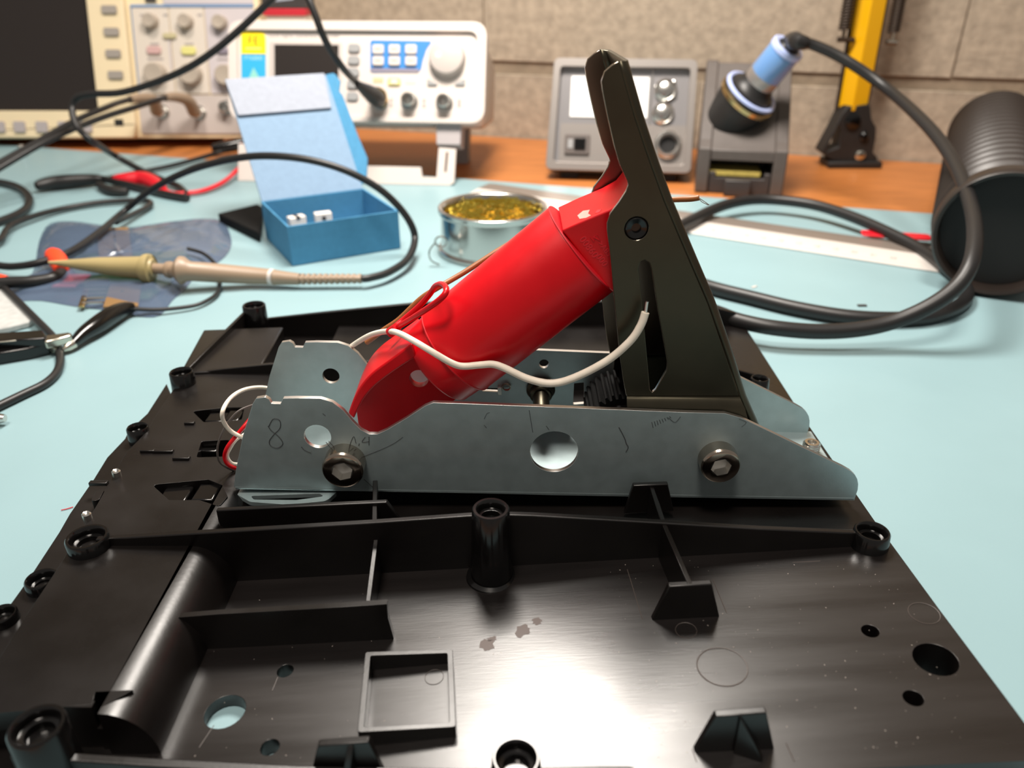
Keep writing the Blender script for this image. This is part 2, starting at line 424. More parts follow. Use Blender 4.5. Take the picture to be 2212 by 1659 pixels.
part('deck_end', MB().box(-118, dx, dy, dy+1.6, 0.4, PZ-0.1), M['black'], shell); part('deck_end', MB().box(dx, -84, dy-0.5, dy+1.2, 0.4, 9.0), M['black'], shell)
# bits standing in the recesses
for (x, y, sx, sy, h) in ((378, 1068, 4, 4.5, 13.5), (446, 1062, 3.2, 4, 14), (470, 1075, 1.2, 5, 13), (470, 900, 3.5, 3, 14), (505, 897, 2.5, 3.5, 14.5), (450, 970, 3, 1.2, 13)):
    p = AZ(x, y, h); part('latch_block', MB().box(p.x-sx, p.x+sx, p.y-sy, p.y+sy, 2, h), M['black_gloss'], shell, bev=0.5)
for (x0, y0, x1, y1) in ((333, 976, 373, 980), (375, 991, 409, 995), (400, 915, 418, 920), (305, 975, 330, 983), (195, 1045, 238, 1040)):
    a, b = AZ(x0, y0, PZ), AZ(x1, y1, PZ); part('raised_bar', MB().box(a.x, b.x, a.y-1.0, a.y+0.6, PZ-0.2, PZ+0.9), M['black'], shell, bev=0.2)
for (x, y) in ((187, 1112), (251, 1020)):
    p = AZ(x, y, 16.4); part('screw_head', MB().lathe([(1.25, -2), (1.25, 0.3), (0.9, 0.7), (0.5, 0.5), (0.01, 0.1)], tuple(p), n=18), M['bright'], shell, angle=30)
def wallY(name, Y, tops, thick=1.7, zb=None, bev=0.3, mtl='black'):
    """cross rib standing at depth Y; tops are pixels of its upper edge"""
    P = [AY(x, y, Y) for x, y in tops]
    o = [(p.x, p.z) for p in P]+[((p.x), (2.0 if zb is None else zb)) for p in reversed(P)]
    return part(name, MB().plate(ccw(o), [], XZ, Y, Y+thick), M[mtl], shell, bev=bev)
def wallX(name, a, b, za, zb_, th=1.3, base=None):
    """rib running into depth between two floor points with its top heights"""
    mb = MB(); d = (Vector((b[0]-a[0], b[1]-a[1]))).normalized(); nn = Vector((-d.y, d.x))*th/2
    la = lb = 2.0
    mb.hexa([(a[0]+nn.x, a[1]+nn.y, la), (b[0]+nn.x, b[1]+nn.y, lb), (b[0]-nn.x, b[1]-nn.y, lb), (a[0]-nn.x, a[1]-nn.y, la)],
            [(a[0]+nn.x, a[1]+nn.y, za), (b[0]+nn.x, b[1]+nn.y, zb_), (b[0]-nn.x, b[1]-nn.y, zb_), (a[0]-nn.x, a[1]-nn.y, za)])
    return part(name, mb, M['black'], shell, bev=0.2)
wallY('cross_rib', 164, [(205, 1166), (420, 1153), (800, 1130), (1010, 1115), (1080, 1112), (1150, 1114), (1430, 1130), (1640, 1143), (1850, 1152)])
wallY('cross_rib', 174, [(466, 1103), (640, 1094), (835, 1085), (868, 1128)], thick=1.5)
wallY('cross_rib', 262, [(405, 808), (480, 797), (580, 787), (1100, 770), (1560, 790), (1640, 812)], thick=1.6)
wallY('cross_rib', 322, [(565, 690), (700, 675), (900, 655), (1106, 648), (1500, 655), (1590, 676)], thick=1.8)
pb = FH(850, 1381)
wallY('cross_rib', pb.y, [(385, 1334), (470, 1327), (700, 1314), (836, 1305), (838, 1335), (850, 1378)], thick=1.6)
wallY('front_rail', 101.5, [(20, 1634), (150, 1644), (318, 1655), (640, 1672), (1000, 1678), (1300, 1672), (1800, 1678), (2212, 1680), (2330, 1690)], thick=1.9)
# ribs that run into depth
a = AZ(808, 1132, 22.2); wallX('long_rib', (AZ(795, 1308, 13).x, pb.y+1), (AY(808, 1130, 164).x, 164.2), 12.5, 17)
wallX('long_rib', (AY(808, 1130, 165).x, 165.4), (AY(815, 1086, 188).x, 188), 21.4, 19)
f1 = FH(1480, 1336)
wallX('long_rib', (AY(1492, 1262, f1.y).x, f1.y+0.5), (AY(1433, 1132, 165).x, 164.8), AY(1492, 1264, f1.y).z, AY(1433, 1132, 164).z-0.2)
wallX('long_rib', (AY(1433, 1130, 165.5).x, 165.6), (AY(1408, 1052, 184).x, 184), AY(1433, 1130, 165).z, AY(1408, 1052, 184).z)
def trap(Y, px, th=1.6):
    P = [AY(x, y, Y) for x, y in px]; P[2].z = fz(P[2].x)-0.6; P[3].z = fz(P[3].x)-0.6
    part('gusset', MB().plate(ccw([(p.x, p.z) for p in P]), [], XZ, Y, Y+th), M['black'], shell, bev=0.25)
trap(f1.y, [(1445, 1267), (1538, 1262), (1556, 1330), (1407, 1340)])
trap(184.0, [(1368, 1049), (1443, 1046), (1458, 1085), (1350, 1085)])
f2 = FH(1590, 1622)
trap(f2.y, [(1546, 1548), (1656, 1540), (1676, 1612), (1498, 1628)])
wallX('long_rib', (AY(1646, 1652, 103).x, 103.3), (AY(1600, 1545, f2.y).x, f2.y), AY(1646, 1650, 102).z, AY(1600, 1545, f2.y).z)
f3 = FH(740, 1680)
trap(f3.y, [(686, 1612), (796, 1603), (832, 1672), (668, 1690)])
wallX('long_rib', (AY(750, 1666, 101.5).x, 101.5), (AY(757, 1609, f3.y).x, f3.y), AY(752, 1658, 101.5).z, AY(757, 1609, f3.y).z)
wallX('long_rib', (-119.5, 259), (-112, 318), 17.5, 19)
p = FH(915, 1106); part('floor_pad', MB().box(p.x-6.5, p.x+6.5, p.y-2, p.y+4, 5, fz(p.x)+1.2), M['black_matte'], shell, bev=0.3)
# raised panel at the far left corner
q = pp((440, 712), (612, 706), (562, 796), (388, 806), z=16)
part('corner_panel', MB().plate(ccw(q), [], XY, 16, 2), M['black'], shell, bev=0.6)
# small square frame moulded on the floor
c = [FH(779, 1590), FH(978, 1578), FH(972, 1408), FH(790, 1414)]
zt = 10.6
oc = [(AZ(772, 1582, zt).x, AZ(772, 1582, zt).y), (AZ(985, 1570, zt).x, AZ(985, 1570, zt).y), (AZ(978, 1402, zt).x, AZ(978, 1402, zt).y), (AZ(789, 1408, zt).x, AZ(789, 1408, zt).y)]
oc = ccw(oc); cx = sum(p[0] for p in oc)/4; cy = sum(p[1] for p in oc)/4
ic = [(cx+(p[0]-cx)*0.87, cy+(p[1]-cy)*0.89) for p in oc]
part('square_frame', MB().plate(rnd(oc, 0.7, 3), [rnd(ic, 0.4, 2)], XY, zt, 5.5), M['black'], shell, bev=0.35)
# screw posts
def post(px, py, zt, r, hole_r, zb, flare=1.10, name='screw_post', foot=None, n=32):
    p = AZ(px, py, zt); h = zt-zb
    prof = [(r*flare, 0), (r, h-0.4), (r-0.3, h), (hole_r+0.45, h), (hole_r, h-0.5), (hole_r*0.96, h-2.2), (hole_r*0.72, h-2.4), (hole_r*0.66, h-3.8), (0.001, h-3.9)]
    if foot: prof = [(foot+0.2, -0.3), (foot, 0.7), (r*flare+0.2, 1.2)]+prof[1:]
    return part(name, MB().lathe(prof, (p.x, p.y, zb), n=n), M['black_gloss'], shell, angle=45)
post(1060, 1098, 29.6, 4.7, 3.3, 7.4, 1.12, foot=6.6)
post(187, 1158, 18.6, 5.3, 4.0, 12.5, 1.0)
post(1885, 1146, 19.6, 4.5, 3.4, 12.0, 1.12)
post(548, 658, 21.0, 4.8, 3.7, 10, 1.05)
post(391, 802, 20.0, 4.2, 3.2, 10, 1.05)
post(296, 922, 16.5, 3.4, 2.6, 9, 1.05)
post(88, 1248, 14.0, 3.9, 2.9, 9, 1.05)
post(2, 1324, 13.5, 3.4, 2.5, 9, 1.05)
post(78, 1566, 22.0, 5.2, 3.9, 5, 1.08)
post(1115, 1636, 20.0, 4.5, 3.5, 7.5, 1.15, foot=6.2)
post(1642, 816, 17.5, 3.3, 2.3, 8, 1.2)
# round boss at the end of the deck
p = AZ(255, 1530, 12)
mb = MB().lathe([(0.01, -3.2), (2.0, -2.6), (3.6, -0.6), (4.4, 1.5), (4.6, 5)], (p.x, p.y, 10), axis=(0, 1, 0), n=24)
part('boss', mb, M['black_gloss'], shell)
# ejector pin circles and mould lines on the floor
ring = MB().tube([(math.cos(2*PI*k/36)*3.4, math.sin(2*PI*k/36)*3.4, 0) for k in range(36)], 0.09, 5, closed=True)
rme = mesh_of(ring, name='ejector_mark'); rme.materials.append(M['mould'])
for (x, y, s) in ((938, 1463, 0.62), (1482, 1362, 0.72), (1996, 1325, 1.0), (1560, 1440, 1.6)):
    p = FH(x, y)-Vector((-10, 210, -0.05)); o = inst('ejector_mark', rme, None, shell, p, rot=(0, -math.atan(0.072), 0)); o.scale = (s, s, 1)
mb = MB()
for (x0, y0, x1, y1) in ((1355, 1230, 1388, 1338), (1540, 1252, 1570, 1325), (1712, 1215, 1772, 1212), (600, 1463, 588, 1492), (462, 1567, 430, 1615), (1495, 1618, 1505, 1646), (1698, 1605, 1716, 1646)):
    mb.tube([FH(x0, y0), FH(x1, y1)], 0.09, 5)
o = part('mould_line', mb, M['mould'], shell); o['kind'] = 'stuff'
# dry brown smears and dust on the floor
for (x, y, rx, ry, an) in ((1052, 1392, 1.9, 2.3, 0.5), (1062, 1380, 1.5, 0.8, 0.2), (1130, 1362, 2.3, 2.0, 1.0), (1160, 1342, 1.4, 1.2, 0.3)):
    p = FH(x, y); rr = random.Random(x); out = []
    for k in range(18):
        a = 2*PI*k/18; e = rr.uniform(0.6, 1.1); u, v = rx*e*math.cos(a), ry*e*math.sin(a)
        out.append((p.x+u*math.cos(an)-v*math.sin(an), p.y+u*math.sin(an)+v*math.cos(an)))
    part('smear', MB().plate(out, [], lambda a, b, t: (a, b, fz(a)+t), 0.015, 0.04), M['stain'], shell, label='dry brown smear')
mb = MB(); rd = random.Random(3)
for k in range(230):
    if k < 170: x, y = rd.uniform(1300, 2150), rd.uniform(1210, 1640)
    else: x, y = rd.uniform(420, 1100), rd.uniform(1200, 1640)
    if x > 1560+0.7*(y-690)*0.95: continue
    p = FH(x, y); s = rd.choice((0.07, 0.08, 0.10, 0.16)); a = rd.uniform(0, 3.1)
    u = Vector((math.cos(a), math.sin(a), 0))*s; v = Vector((-math.sin(a), math.cos(a), 0))*s*0.45; z = Vector((0, 0, 0.08))
    mb.add([p-u-v, p+u-v, p+u+v, p-u+v, p+z], [(0, 1, 4), (1, 2, 4), (2, 3, 4), (3, 0, 4)])
o = part('dust', mb, M['dust'], shell); o['kind'] = 'stuff'

# ================================================================== STEEL PEDAL BRACKET
bracket = thing('pedal_bracket', 'grey zinc-plated steel U-shaped pedal bracket standing in the black plastic shell', 'bracket', (10, 207, 10))
YF, YR, TH = 189.2, 225.0, 1.4
px_out = [(505, 1052), (509, 1018), (525, 940), (546, 872), (553, 861), (572, 858), (581, 863), (586, 872), (606, 873), (611, 861), (640, 860), (692, 861), (718, 869), (742, 887),
          (762, 911), (780, 929), (797, 938), (815, 938), (835, 929), (880, 902), (918, 877), (936, 870), (1000, 872), (1300, 884), (1480, 891), (1566, 893), (1602, 903), (1700, 950), (1822, 1009), (1838, 1018), (1847, 1026), (1852, 1035), (1854, 1046), (1853, 1058), (1849, 1070), (1846, 1079), (1846, 1081), (1200, 1070)]
OUT = [(AY(x, y, YF).x, AY(x, y, YF).z) for x, y in px_out]
def fh(x, y, Y=YF): p = AY(x, y, Y); return p.x, p.z
h1, h2 = fh(686, 943), fh(1197, 976)
front = part('front_plate', MB().plate(ccw(OUT), [circ(*h1, 3.75), circ(*h2, 6.75, 40)], XZ, YF, YF+TH), M['zinc'], bracket, bev=0.25, edge=M['zinc_edge'])
h3, h4 = fh(715, 812, YR), fh(1175, 786, YR)
ROUT = [(x-2.2, z) for x, z in OUT]
rear = part('rear_plate', MB().plate(ccw(ROUT), [circ(*h3, 2.7), circ(*h4, 1.55), rnd(ccw([fh(1240, 828, YR), fh(1262, 826, YR), fh(1262, 872, YR), fh(1238, 874, YR)]), 0.3), rnd(ccw([fh(1042, 837, YR), fh(1080, 839, YR), fh(1080, 847, YR), fh(1042, 845, YR)]), 0.2)], XZ, YR, YR+TH), M['zinc'], bracket, bev=0.25, edge=M['zinc_edge'])
ZB = OUT[0][1]-2.2
mb = MB()
b0 = (OUT[0][0], OUT[0][1]); b1 = (AY(1846, 1079, YF).x, AY(1846, 1079, YF).z)
mb.hexa([(b0[0]+1, YF+0.5, b0[1]-1.2), (b1[0]-0.5, YF+0.5, b1[1]-0.6), (b1[0]-0.5, YR+1, b1[1]-0.6), (b0[0]+1, YR+1, b0[1]-1.2)],
        [(b0[0]+1, YF+0.5, b0[1]+0.2), (b1[0]-0.5, YF+0.5, b1[1]+0.8), (b1[0]-0.5, YR+1, b1[1]+0.8), (b0[0]+1, YR+1, b0[1]+0.2)])
part('base_plate', mb, M['zinc'], bracket, bev=0.3)
mb = MB(); mb.tube([(b0[0]+0.4, YF+0.9, b0[1]-0.2), (b1[0]-0.2, YF+0.9, b1[1]+0.3)], 1.0, 10)
part('front_bend', mb, M['zinc'], bracket)
# rounded lip with a slot under the left end
zl = b0[1]-2.2
lip = rnd(ccw(pp((506, 1053), (512, 1068), (540, 1084), (620, 1090), (706, 1082), (728, 1062), z=zl)), [0.5, 2, 3, 1, 3, 0.5], 5)
slot = rnd(ccw(pp((541, 1071), (690, 1066), (700, 1072), (640, 1080), (548, 1079), z=zl)), 0.8, 4)
part('base_lip', MB().plate(lip, [slot], XY, zl, zl-1.3), M['zinc'], bracket, bev=0.3)
# pencil marks, scratches and a drawn bolt shadow on the front plate
def stroke(mb, pts, r=0.13, n=4):
    P = [AY(x, y, YF-0.02) for x, y in pts]; mb.tube(smooth(P, n), r, 5)
mb = MB()
stroke(mb, [(580, 922), (590, 905), (604, 908), (605, 924), (592, 938), (582, 952), (585, 963), (600, 967), (611, 958), (602, 943), (586, 930), (579, 920)])
part('pencil_mark', mb, M['pencil'], front, label='handwritten pencil figure 8')
mb = MB()
stroke(mb, [(756, 960), (764, 943), (769, 958)], 0.11); stroke(mb, [(776, 958), (775, 963)], 0.12)
stroke(mb, [(789, 944), (782, 955), (798, 953)], 0.11, 3); stroke(mb, [(797, 943), (797, 962)], 0.11, 3)
part('pencil_mark', mb, M['pencil'], front, label='handwritten pencil figures 1,4')
mb = MB()
stroke(mb, [(787, 985), (820, 972), (850, 958), (870, 944)], 0.08)
stroke(mb, [(1143, 886), (1147, 910), (1151, 934)], 0.09)
stroke(mb, [(1337, 923), (1343, 934), (1350, 948), (1353, 958), (1357, 966), (1352, 976)], 0.14)
stroke(mb, [(651, 965), (658, 972), (672, 978)], 0.12); stroke(mb, [(704, 955), (718, 972)], 0.09); stroke(mb, [(710, 953), (724, 968)], 0.09)
for k in range(8): stroke(mb, [(1408+k*5.5, 912-k*1.8), (1411+k*5.5, 924-k*3)], 0.09, 2)
stroke(mb, [(1444, 902), (1458, 912), (1470, 900)], 0.09); stroke(mb, [(1046, 905), (1052, 893), (1058, 891)], 0.07); stroke(mb, [(1046, 918), (1051, 924)], 0.07)
stroke(mb, [(786, 1035), (815, 1060)], 0.09); stroke(mb, [(697, 893), (703, 898)], 0.09); stroke(mb, [(1180, 920), (1186, 928)], 0.09)  # first stroke paints the left bolt's cast shadow as a dark line
stroke(mb, [(1596, 905), (1612, 912), (1602, 922)], 0.06)
o = part('scratch_and_bolt_shadow', mb, M['pencil'], front); o['kind'] = 'stuff'
# socket head bolts
def bolt(px, py, r, L):
    c = AY(px, py, YF-L)
    o = (c.x, YF-L, c.z); hr = r*0.52
    mb = MB().lathe([(hr*1.0, 0), (r-0.9, 0), (r-0.35, 0.25), (r, 0.8), (r, L)], o, axis=(0, 1, 0), n=48)
    # drop the closing disc so that the socket is open
    mb.f = [f for f in mb.f if len(f) < 40 or f[0] != 0]
    b = part('bolt', mb, M['nickel'], bracket, angle=30, fix=True)
    s = MB()
    k6 = [(c.x+hr*1.0*math.cos(PI/3*k+0.25), c.z+hr*1.0*math.sin(PI/3*k+0.25)) for k in range(6)]
    v = [(x, YF-L, z) for x, z in k6]+[(x, YF-L+3.2, z) for x, z in k6]+[(c.x, YF-L+3.9, c.z)]
    f = [(k, (k+1) % 6, (k+1) % 6+6, k+6) for k in range(6)]+[(k+6, (k+1) % 6+6, 12) for k in range(6)]
    s.add(v, f)
    ringv = circ(c.x, c.z, hr*1.02, 48)
    s.plate(ringv, [k6], XZ, YF-L, YF-L+0.05)
    part('hex_socket', s, M['bright'], b, angle=20)
    return b
bolt(739, 1019, 5.75, 5.5); bolt(1558, 1010, 5.5, 5.0)
# fittings on the rear plate
p = AY(1168, 838, YR)
ax = Vector((0.0, -1, -0.25)).normalized()
part('collar', MB().lathe([(4.6, 0), (4.6, 1.2), (4.2, 1.6), (3.6, 1.8), (3.6, 3.6), (3.2, 4.0), (2.6, 4.1), (2.6, 10.5), (2.0, 11), (0.01, 11)], tuple(p), axis=ax, n=32), M['darkmetal'], bracket, angle=30)
p = AY(1094, 833, YR)
mb = MB(); mb.tube([Vector((p.x+1.3*math.cos(k*0.6), p.y-0.3-k*0.06, p.z+1.3*math.sin(k*0.6)*0.8)) for k in range(22)], 0.22, 6)
part('spring', mb, M['nickel'], bracket)
q = AY(1080, 838, YR); part('tab', MB().box(q.x-0.7, q.x+0.6, YR-2.0, YR, q.z-1.6, q.z+1.2), M['bright'], bracket, bev=0.15)
p = AZ(1754, 957, 15.4)
mb = MB()
mb.lathe([(2.5, 0), (2.5, 2.2), (2.2, 2.6), (1.4, 2.6), (1.3, 1.6), (0.01, 1.5)], (p.x, p.y, 13.2), n=24)
for k in range(3): mb.tube([(p.x+2.5*math.cos(a*PI/8), p.y+2.5*math.sin(a*PI/8), 13.6+k*0.75) for a in range(16)], 0.25, 5, closed=True)
part('stud', mb, M['bright'], bracket)

# black toothed wheel inside the bracket
p = AY(1335, 868, 216)
wheel = thing('toothed_wheel', 'black toothed plastic wheel inside the bracket behind the dark lever', 'gear', (p.x, 216, p.z-8))
mb = MB(); N = 30; out = []
for k in range(N):
    for (d, rr) in ((-0.32, 8.6), (-0.14, 10.2), (0.14, 10.2), (0.32, 8.6)):
        a = 2*PI*(k+d)/N; out.append((p.x+rr*math.cos(a), p.z-2+rr*math.sin(a)))
mb.plate(out, [], XZ, 206, 222); part('teeth', mb, M['jet'], wheel)
mb = MB().lathe([(7.0, 0), (7.0, 2), (3, 2.5), (3, 3.2), (0.01, 3.2)], (p.x, 206.2, p.z-2), axis=(0, -1, 0), n=24); part('hub', mb, M['black'], wheel)

# ================================================================== DARK LEVER
lever = thing('pedal_lever', 'tall dark folded-metal lever with a long slot rising from the bracket', 'lever', (35, 207, 14))
LY, LR, LT = 193.6, 221.0, 1.2
LSH = lambda Y: -1.7*(Y-193.6)/27.4
sil = [(1358, 129), (1392, 250), (1420, 335), (1452, 425), (1500, 540), (1546, 648), (1584, 760), (1612, 850), (1634, 900), (1660, 960)]
SX = [(AY(x, y, LY+2.8).x, AY(x, y, LY+2.8).z) for x, y in sil]
leftpx = [(1322, 141), (1306, 155), (1299, 176), (1302, 200), (1312, 250), (1326, 312), (1340, 360), (1354, 390), (1357, 400), (1352, 414), (1338, 436), (1318, 462), (1311, 482), (1311, 500), (1317, 545), (1326, 640), (1339, 770), (1346, 820), (1352, 852)]
LP = [(AY(x, y, LY).x, AY(x, y, LY).z) for x, y in leftpx]
BR = 2.6
fold = AY(1352, 856, LY).z
RB = [(x-BR, z) for x, z in SX if z > fold+1]
def xat(z):
    for (x0, z0), (x1, z1) in zip(SX, SX[1:]):
        if z0 >= z >= z1: return x0+(x1-x0)*(z0-z)/(z0-z1)
    return SX[-1][0]
fl_out = [(p[0], p[1]) for p in RB]+[(xat(fold)-BR, fold)]+[(LP[-1][0]+0.3, fold)]+LP[::-1]
slotp = [(AY(x, y, LY).x, AY(x, y, LY).z) for x, y in ((1379, 578), (1384, 566), (1394, 562), (1403, 568), (1408, 584), (1420, 665), (1441, 780), (1440, 800), (1416, 842), (1409, 848), (1404, 842), (1398, 770), (1388, 660))]
pv = AY(1375, 494, LY); pvc = circ(pv.x, pv.z, 3.0, 28)
part('front_flange', MB().plate(ccw(fl_out), [ccw(slotp), pvc], XZ, LY, LY+LT), M['darkmetal'], lever, bev=0.2, edge=M['nickel'])
part('rear_flange', MB().plate(ccw(fl_out), [], lambda a, b, t: (a+LSH(t), t, b), LR-LT, LR), M['lever_lit'], lever, bev=0.2, edge=M['nickel'])
zs = [p[1] for p in SX]; NZ = 40
def webfn(u, v):
    z = zs[0]+(14-zs[0])*v; X = xat(z)
    prof = [(-BR, LY)]+[(-BR+BR*math.sin(PI/2*k/5), LY+BR*(1-math.cos(PI/2*k/5))) for k in range(1, 6)]
    prof += [(0, LR-BR)]+[(-BR+BR*math.cos(PI/2*k/5), LR-BR+BR*math.sin(PI/2*k/5)) for k in range(1, 6)]
    dx, Y = prof[round(u*(len(prof)-1))]
    return (X+dx+LSH(Y), Y, z)
web = part('web', MB().grid(webfn, 11, NZ), M['darkmetal'], lever, fix=False, angle=60)
sm = web.modifiers.new('sheet', 'SOLIDIFY'); sm.thickness = LT/1000; sm.offset = -1 if False else 1
# lower skirt that kinks outwards below the fold line
def skirt(name, y0, y1):
    mb = MB(); xa, xb = LP[-1][0]+0.3, xat(fold)-BR+0.2
    zb2 = 20
    P = []
    for (z, y) in ((fold, y0), (fold-0.7, y0+(y1-y0)*0.3), (fold-2.6, y1), (zb2, y1)): P.append([(xa, y, z), (xat(z)-BR+0.2, y, z)])
    v = [q for r in P for q in r]+[(q[0], q[1]+LT*(1 if y1 < 207 else -1), q[2]) for r in P for q in r]
    f = []
    for k in range(3): f += [(2*k, 2*k+1, 2*k+3, 2*k+2), (8+2*k, 8+2*k+2, 8+2*k+3, 8+2*k+1)]
    f += [(0, 8, 9, 1), (6, 7, 15, 14)]
    for k in range(3): f += [(2*k, 2*k+2, 10+2*k, 8+2*k), (2*k+1, 9+2*k, 11+2*k, 3+2*k)]
    mb.add(v, f); part(name, mb, M['darkmetal'], lever, angle=70)
skirt('flange_skirt', LY, LY-2.2); skirt('flange_skirt', LR, LR+2.2)
bb = part('pivot_bolt', MB().lathe([(1.25, 1.6), (1.25, 0.35), (2.5, 0.05), (2.75, 0.25), (2.85, 1.2), (3.4, 1.2)], (pv.x, LY, pv.z), axis=(0, 1, 0), n=32), M['black_gloss'], lever, angle=30)
k6 = [(pv.x+1.25*math.cos(PI/3*k+0.3), pv.z+1.25*math.sin(PI/3*k+0.3)) for k in range(6)]
part('hex_socket', MB().plate(k6, [], XZ, LY+1.5, LY+2.2), M['nickel'], bb)

# ================================================================== RED HANDLE
red = thing('red_cylinder', 'glossy red plastic cylinder slanting between bracket and dark lever', 'plastic cylinder', (0, 207, 25))
CYc = 207.5
e1 = AY(1258, 537, CYc); e0 = AY(984, 756, CYc); A = (e1-e0).normalized(); L = (e1-e0).length
Nn = Vector((0, 1, 0)).cross(A).normalized()
if Nn.z < 0: Nn = -Nn
R = 14.2
part('body', MB().lathe([(R-0.7, -0.2), (R, 0.4), (R, L-0.5), (R-0.25, L), (R-1.6, L), (R-1.8, L-0.8), (0.01, L-0.8)], tuple(e0), axis=A, n=72), M['red'], red, angle=40)
c0 = e0-A*7.4
part('collar', MB().lathe([(0.01, 0), (R-2.0, 0), (R-1.2, 0.7), (R-0.75, 7.4)], tuple(c0), axis=A, n=64), M['red'], red, angle=40)
mb = MB().lathe([(R+0.02, 0), (R+0.16, 0.12), (R+0.16, 0.4), (R+0.02, 0.5)], tuple(e0+A*0.1), axis=A, n=64); part('seam', mb, M['red_dark'], red)
mb = MB().lathe([(R-0.1, 0), (R+0.18, 0.12), (R+0.1, 0.45), (R-1.2, 0.5)], tuple(e1-A*0.2), axis=A, n=64); part('rim', mb, M['red_soft'], red)
# boxy neck with embossed characters
NY0, NY1 = 197.0, 218.5
nk = [(AY(x, y, NY0).x, AY(x, y, NY0).z) for x, y in ((1214, 498), (1262, 476), (1318, 453), (1352, 434), (1380, 400), (1400, 470), (1372, 560), (1372, 640), (1328, 634), (1300, 610))]
neck = part('neck', MB().plate(ccw(nk), [], XZ, NY0, NY1), M['red'], red, bev=0.4)
def on_neck(body, x, y, ang, size):
    p = AY(x, y, NY0-0.02)-BASE[red.name]
    o = text_part('embossed_mark', body, size, M['red_soft'], neck, p, rot=(PI/2, ang, 0), depth=0.06); return o
on_neck('00860', 1272, 534, math.radians(52), 2.6); on_neck('000', 1300, 562, math.radians(52), 2.4); on_neck('>ABS<', 1309, 541, math.radians(52), 2.0)
mb = MB()
for t in ([(1275, 512), (1283, 522), (1286, 508)], [(1290, 506), (1297, 520), (1282, 512)]):
    mb.tube([AY(x, y, NY0-0.02) for x, y in t], 0.11, 5)
part('embossed_mark', mb, M['red_soft'], neck)
# worn pale scuff on the neck's sloping top face
n0, n1 = Vector(nk[1]), Vector(nk[2])
def ntop(u, Y, t): q = n0+(n1-n0)*u; return (q.x, Y, q.y+t)
part('scuff', MB().plate([(-0.15, 199.5), (0.1, 198.2), (0.28, 198.6), (0.2, 201), (0.3, 203.5), (0.05, 205), (-0.2, 203)], [], ntop, 0.02, 0.07), mat('pale_scuff', (232, 150, 140), 0.6), neck)
part('scuff', MB().plate([(0.45, 199), (0.6, 198.4), (0.72, 200), (0.55, 201)], [], ntop, 0.02, 0.06), M['red_soft'], neck)
# tongue with a raised rim and a hole at the lower end
TY = 206.0
tl = [(AY(x, y, TY-9).x, AY(x, y, TY-9).z) for x, y in ((892, 735), (800, 806), (776, 834), (760, 862), (752, 892), (775, 930), (800, 960), (860, 960), (985, 870), (1000, 850), (985, 800))]
tp = [(AY(x, y, TY).x, AY(x, y, TY).z) for x, y in ((880, 752), (815, 806), (782, 846), (770, 884), (776, 930), (800, 960), (870, 950), (985, 862), (985, 800))]
hh = AY(905, 818, TY)
tongue = part('tongue', MB().plate(ccw(rnd(ccw(tp), 1.0, 3)), [circ(hh.x, hh.z, 2.8)], XZ, TY, TY+3), M['red'], red, bev=0.3)
rim_o = [(AY(x, y, TY-8).x, AY(x, y, TY-8).z) for x, y in ((890, 742), (845, 775), (803, 806), (778, 835), (762, 866), (752, 894))]
rim_i = [(AY(x, y, TY-8).x, AY(x, y, TY-8).z) for x, y in ((900, 770), (850, 803), (812, 832), (790, 856), (776, 880), (764, 906))]
rm = MB().plate(ccw([(p.x, p.y) for p in smooth([Vector((a, b, 0)) for a, b in rim_o], 4)]+[(p.x, p.y) for p in smooth([Vector((a, b, 0)) for a, b in rim_i[::-1]], 4)]), [], XZ, TY-8, TY+10)
part('rim_rail', rm, M['red'], red, bev=0.5)

# ================================================================== LOOSE WIRES
def path(seq, n=6): return smooth([AY(x, y, Y) for x, y, Y in seq], n)
wsq = [(742, 762, 231), (765, 744, 226), (800, 724, 217), (835, 716, 208), (862, 720, 200), (900, 740, 193.5), (940, 764, 191), (975, 784, 191), (1000, 791, 191.5), (1040, 788, 191.5), (1065, 787, 191), (1090, 795, 190.6), (1140, 818, 189.5), (1190, 828, 188.5), (1240, 816, 188), (1310, 780, 188), (1360, 738, 188), (1384, 703, 188.2), (1394, 675, 188.5)]
wpts = path(wsq, 6)
white = thing('white_wire', 'white insulated wire draped over the red cylinder with a bare tip by the lever slot', 'wire', tuple(wpts[0]))
part('insulation', MB().tube(wpts, [0.78+0.27*min(1, k/(len(wpts)*0.75)) for k in range(len(wpts))], 12), M['white_wire'], white)
part('bare_tip', MB().tube([AY(1394, 678, 188.5), AY(1397, 655, 188.6), AY(1398, 651, 188.6)], 0.42, 8), M['tin_wire'], white)
bp_ = path([(792, 740, 226), (830, 712, 224), (862, 690, 224), (908, 646, 225), (945, 622, 226), (1000, 590, 231), (1150, 500, 240), (1330, 440, 240), (1440, 432, 236), (1490, 430, 232), (1510, 427, 231)], 6)
brown = thing('brown_wire', 'brown insulated wire running behind the red cylinder to a frayed end past the lever', 'wire', tuple(bp_[0]))
part('insulation', MB().tube(bp_, 0.85, 10), M['brown_wire'], brown)
mb = MB()
for dx, dy in ((0, 0), (3, 2), (-2, 3)): mb.tube(path([(1509, 427, 231), (1518+dx, 433+dy, 231), (1531+dx*0.3, 442+dy*0.3, 231)], 3), 0.12, 5)
part('bare_strands', mb, M['tin_wire'], brown)
rw = path([(848, 712, 207), (880, 694, 203), (915, 672, 198.5), (945, 651, 196.0), (962, 634, 196), (963, 621, 199), (953, 614, 204), (940, 619, 209), (928, 636, 211), (905, 662, 212), (870, 692, 212), (846, 712, 209)], 6)
rl = thing('red_wire_loop', 'thin red wire doubled into a loop against the red cylinder', 'wire', tuple(rw[0]))
part('insulation', MB().tube(rw, 0.85, 10), M['red'], rl)
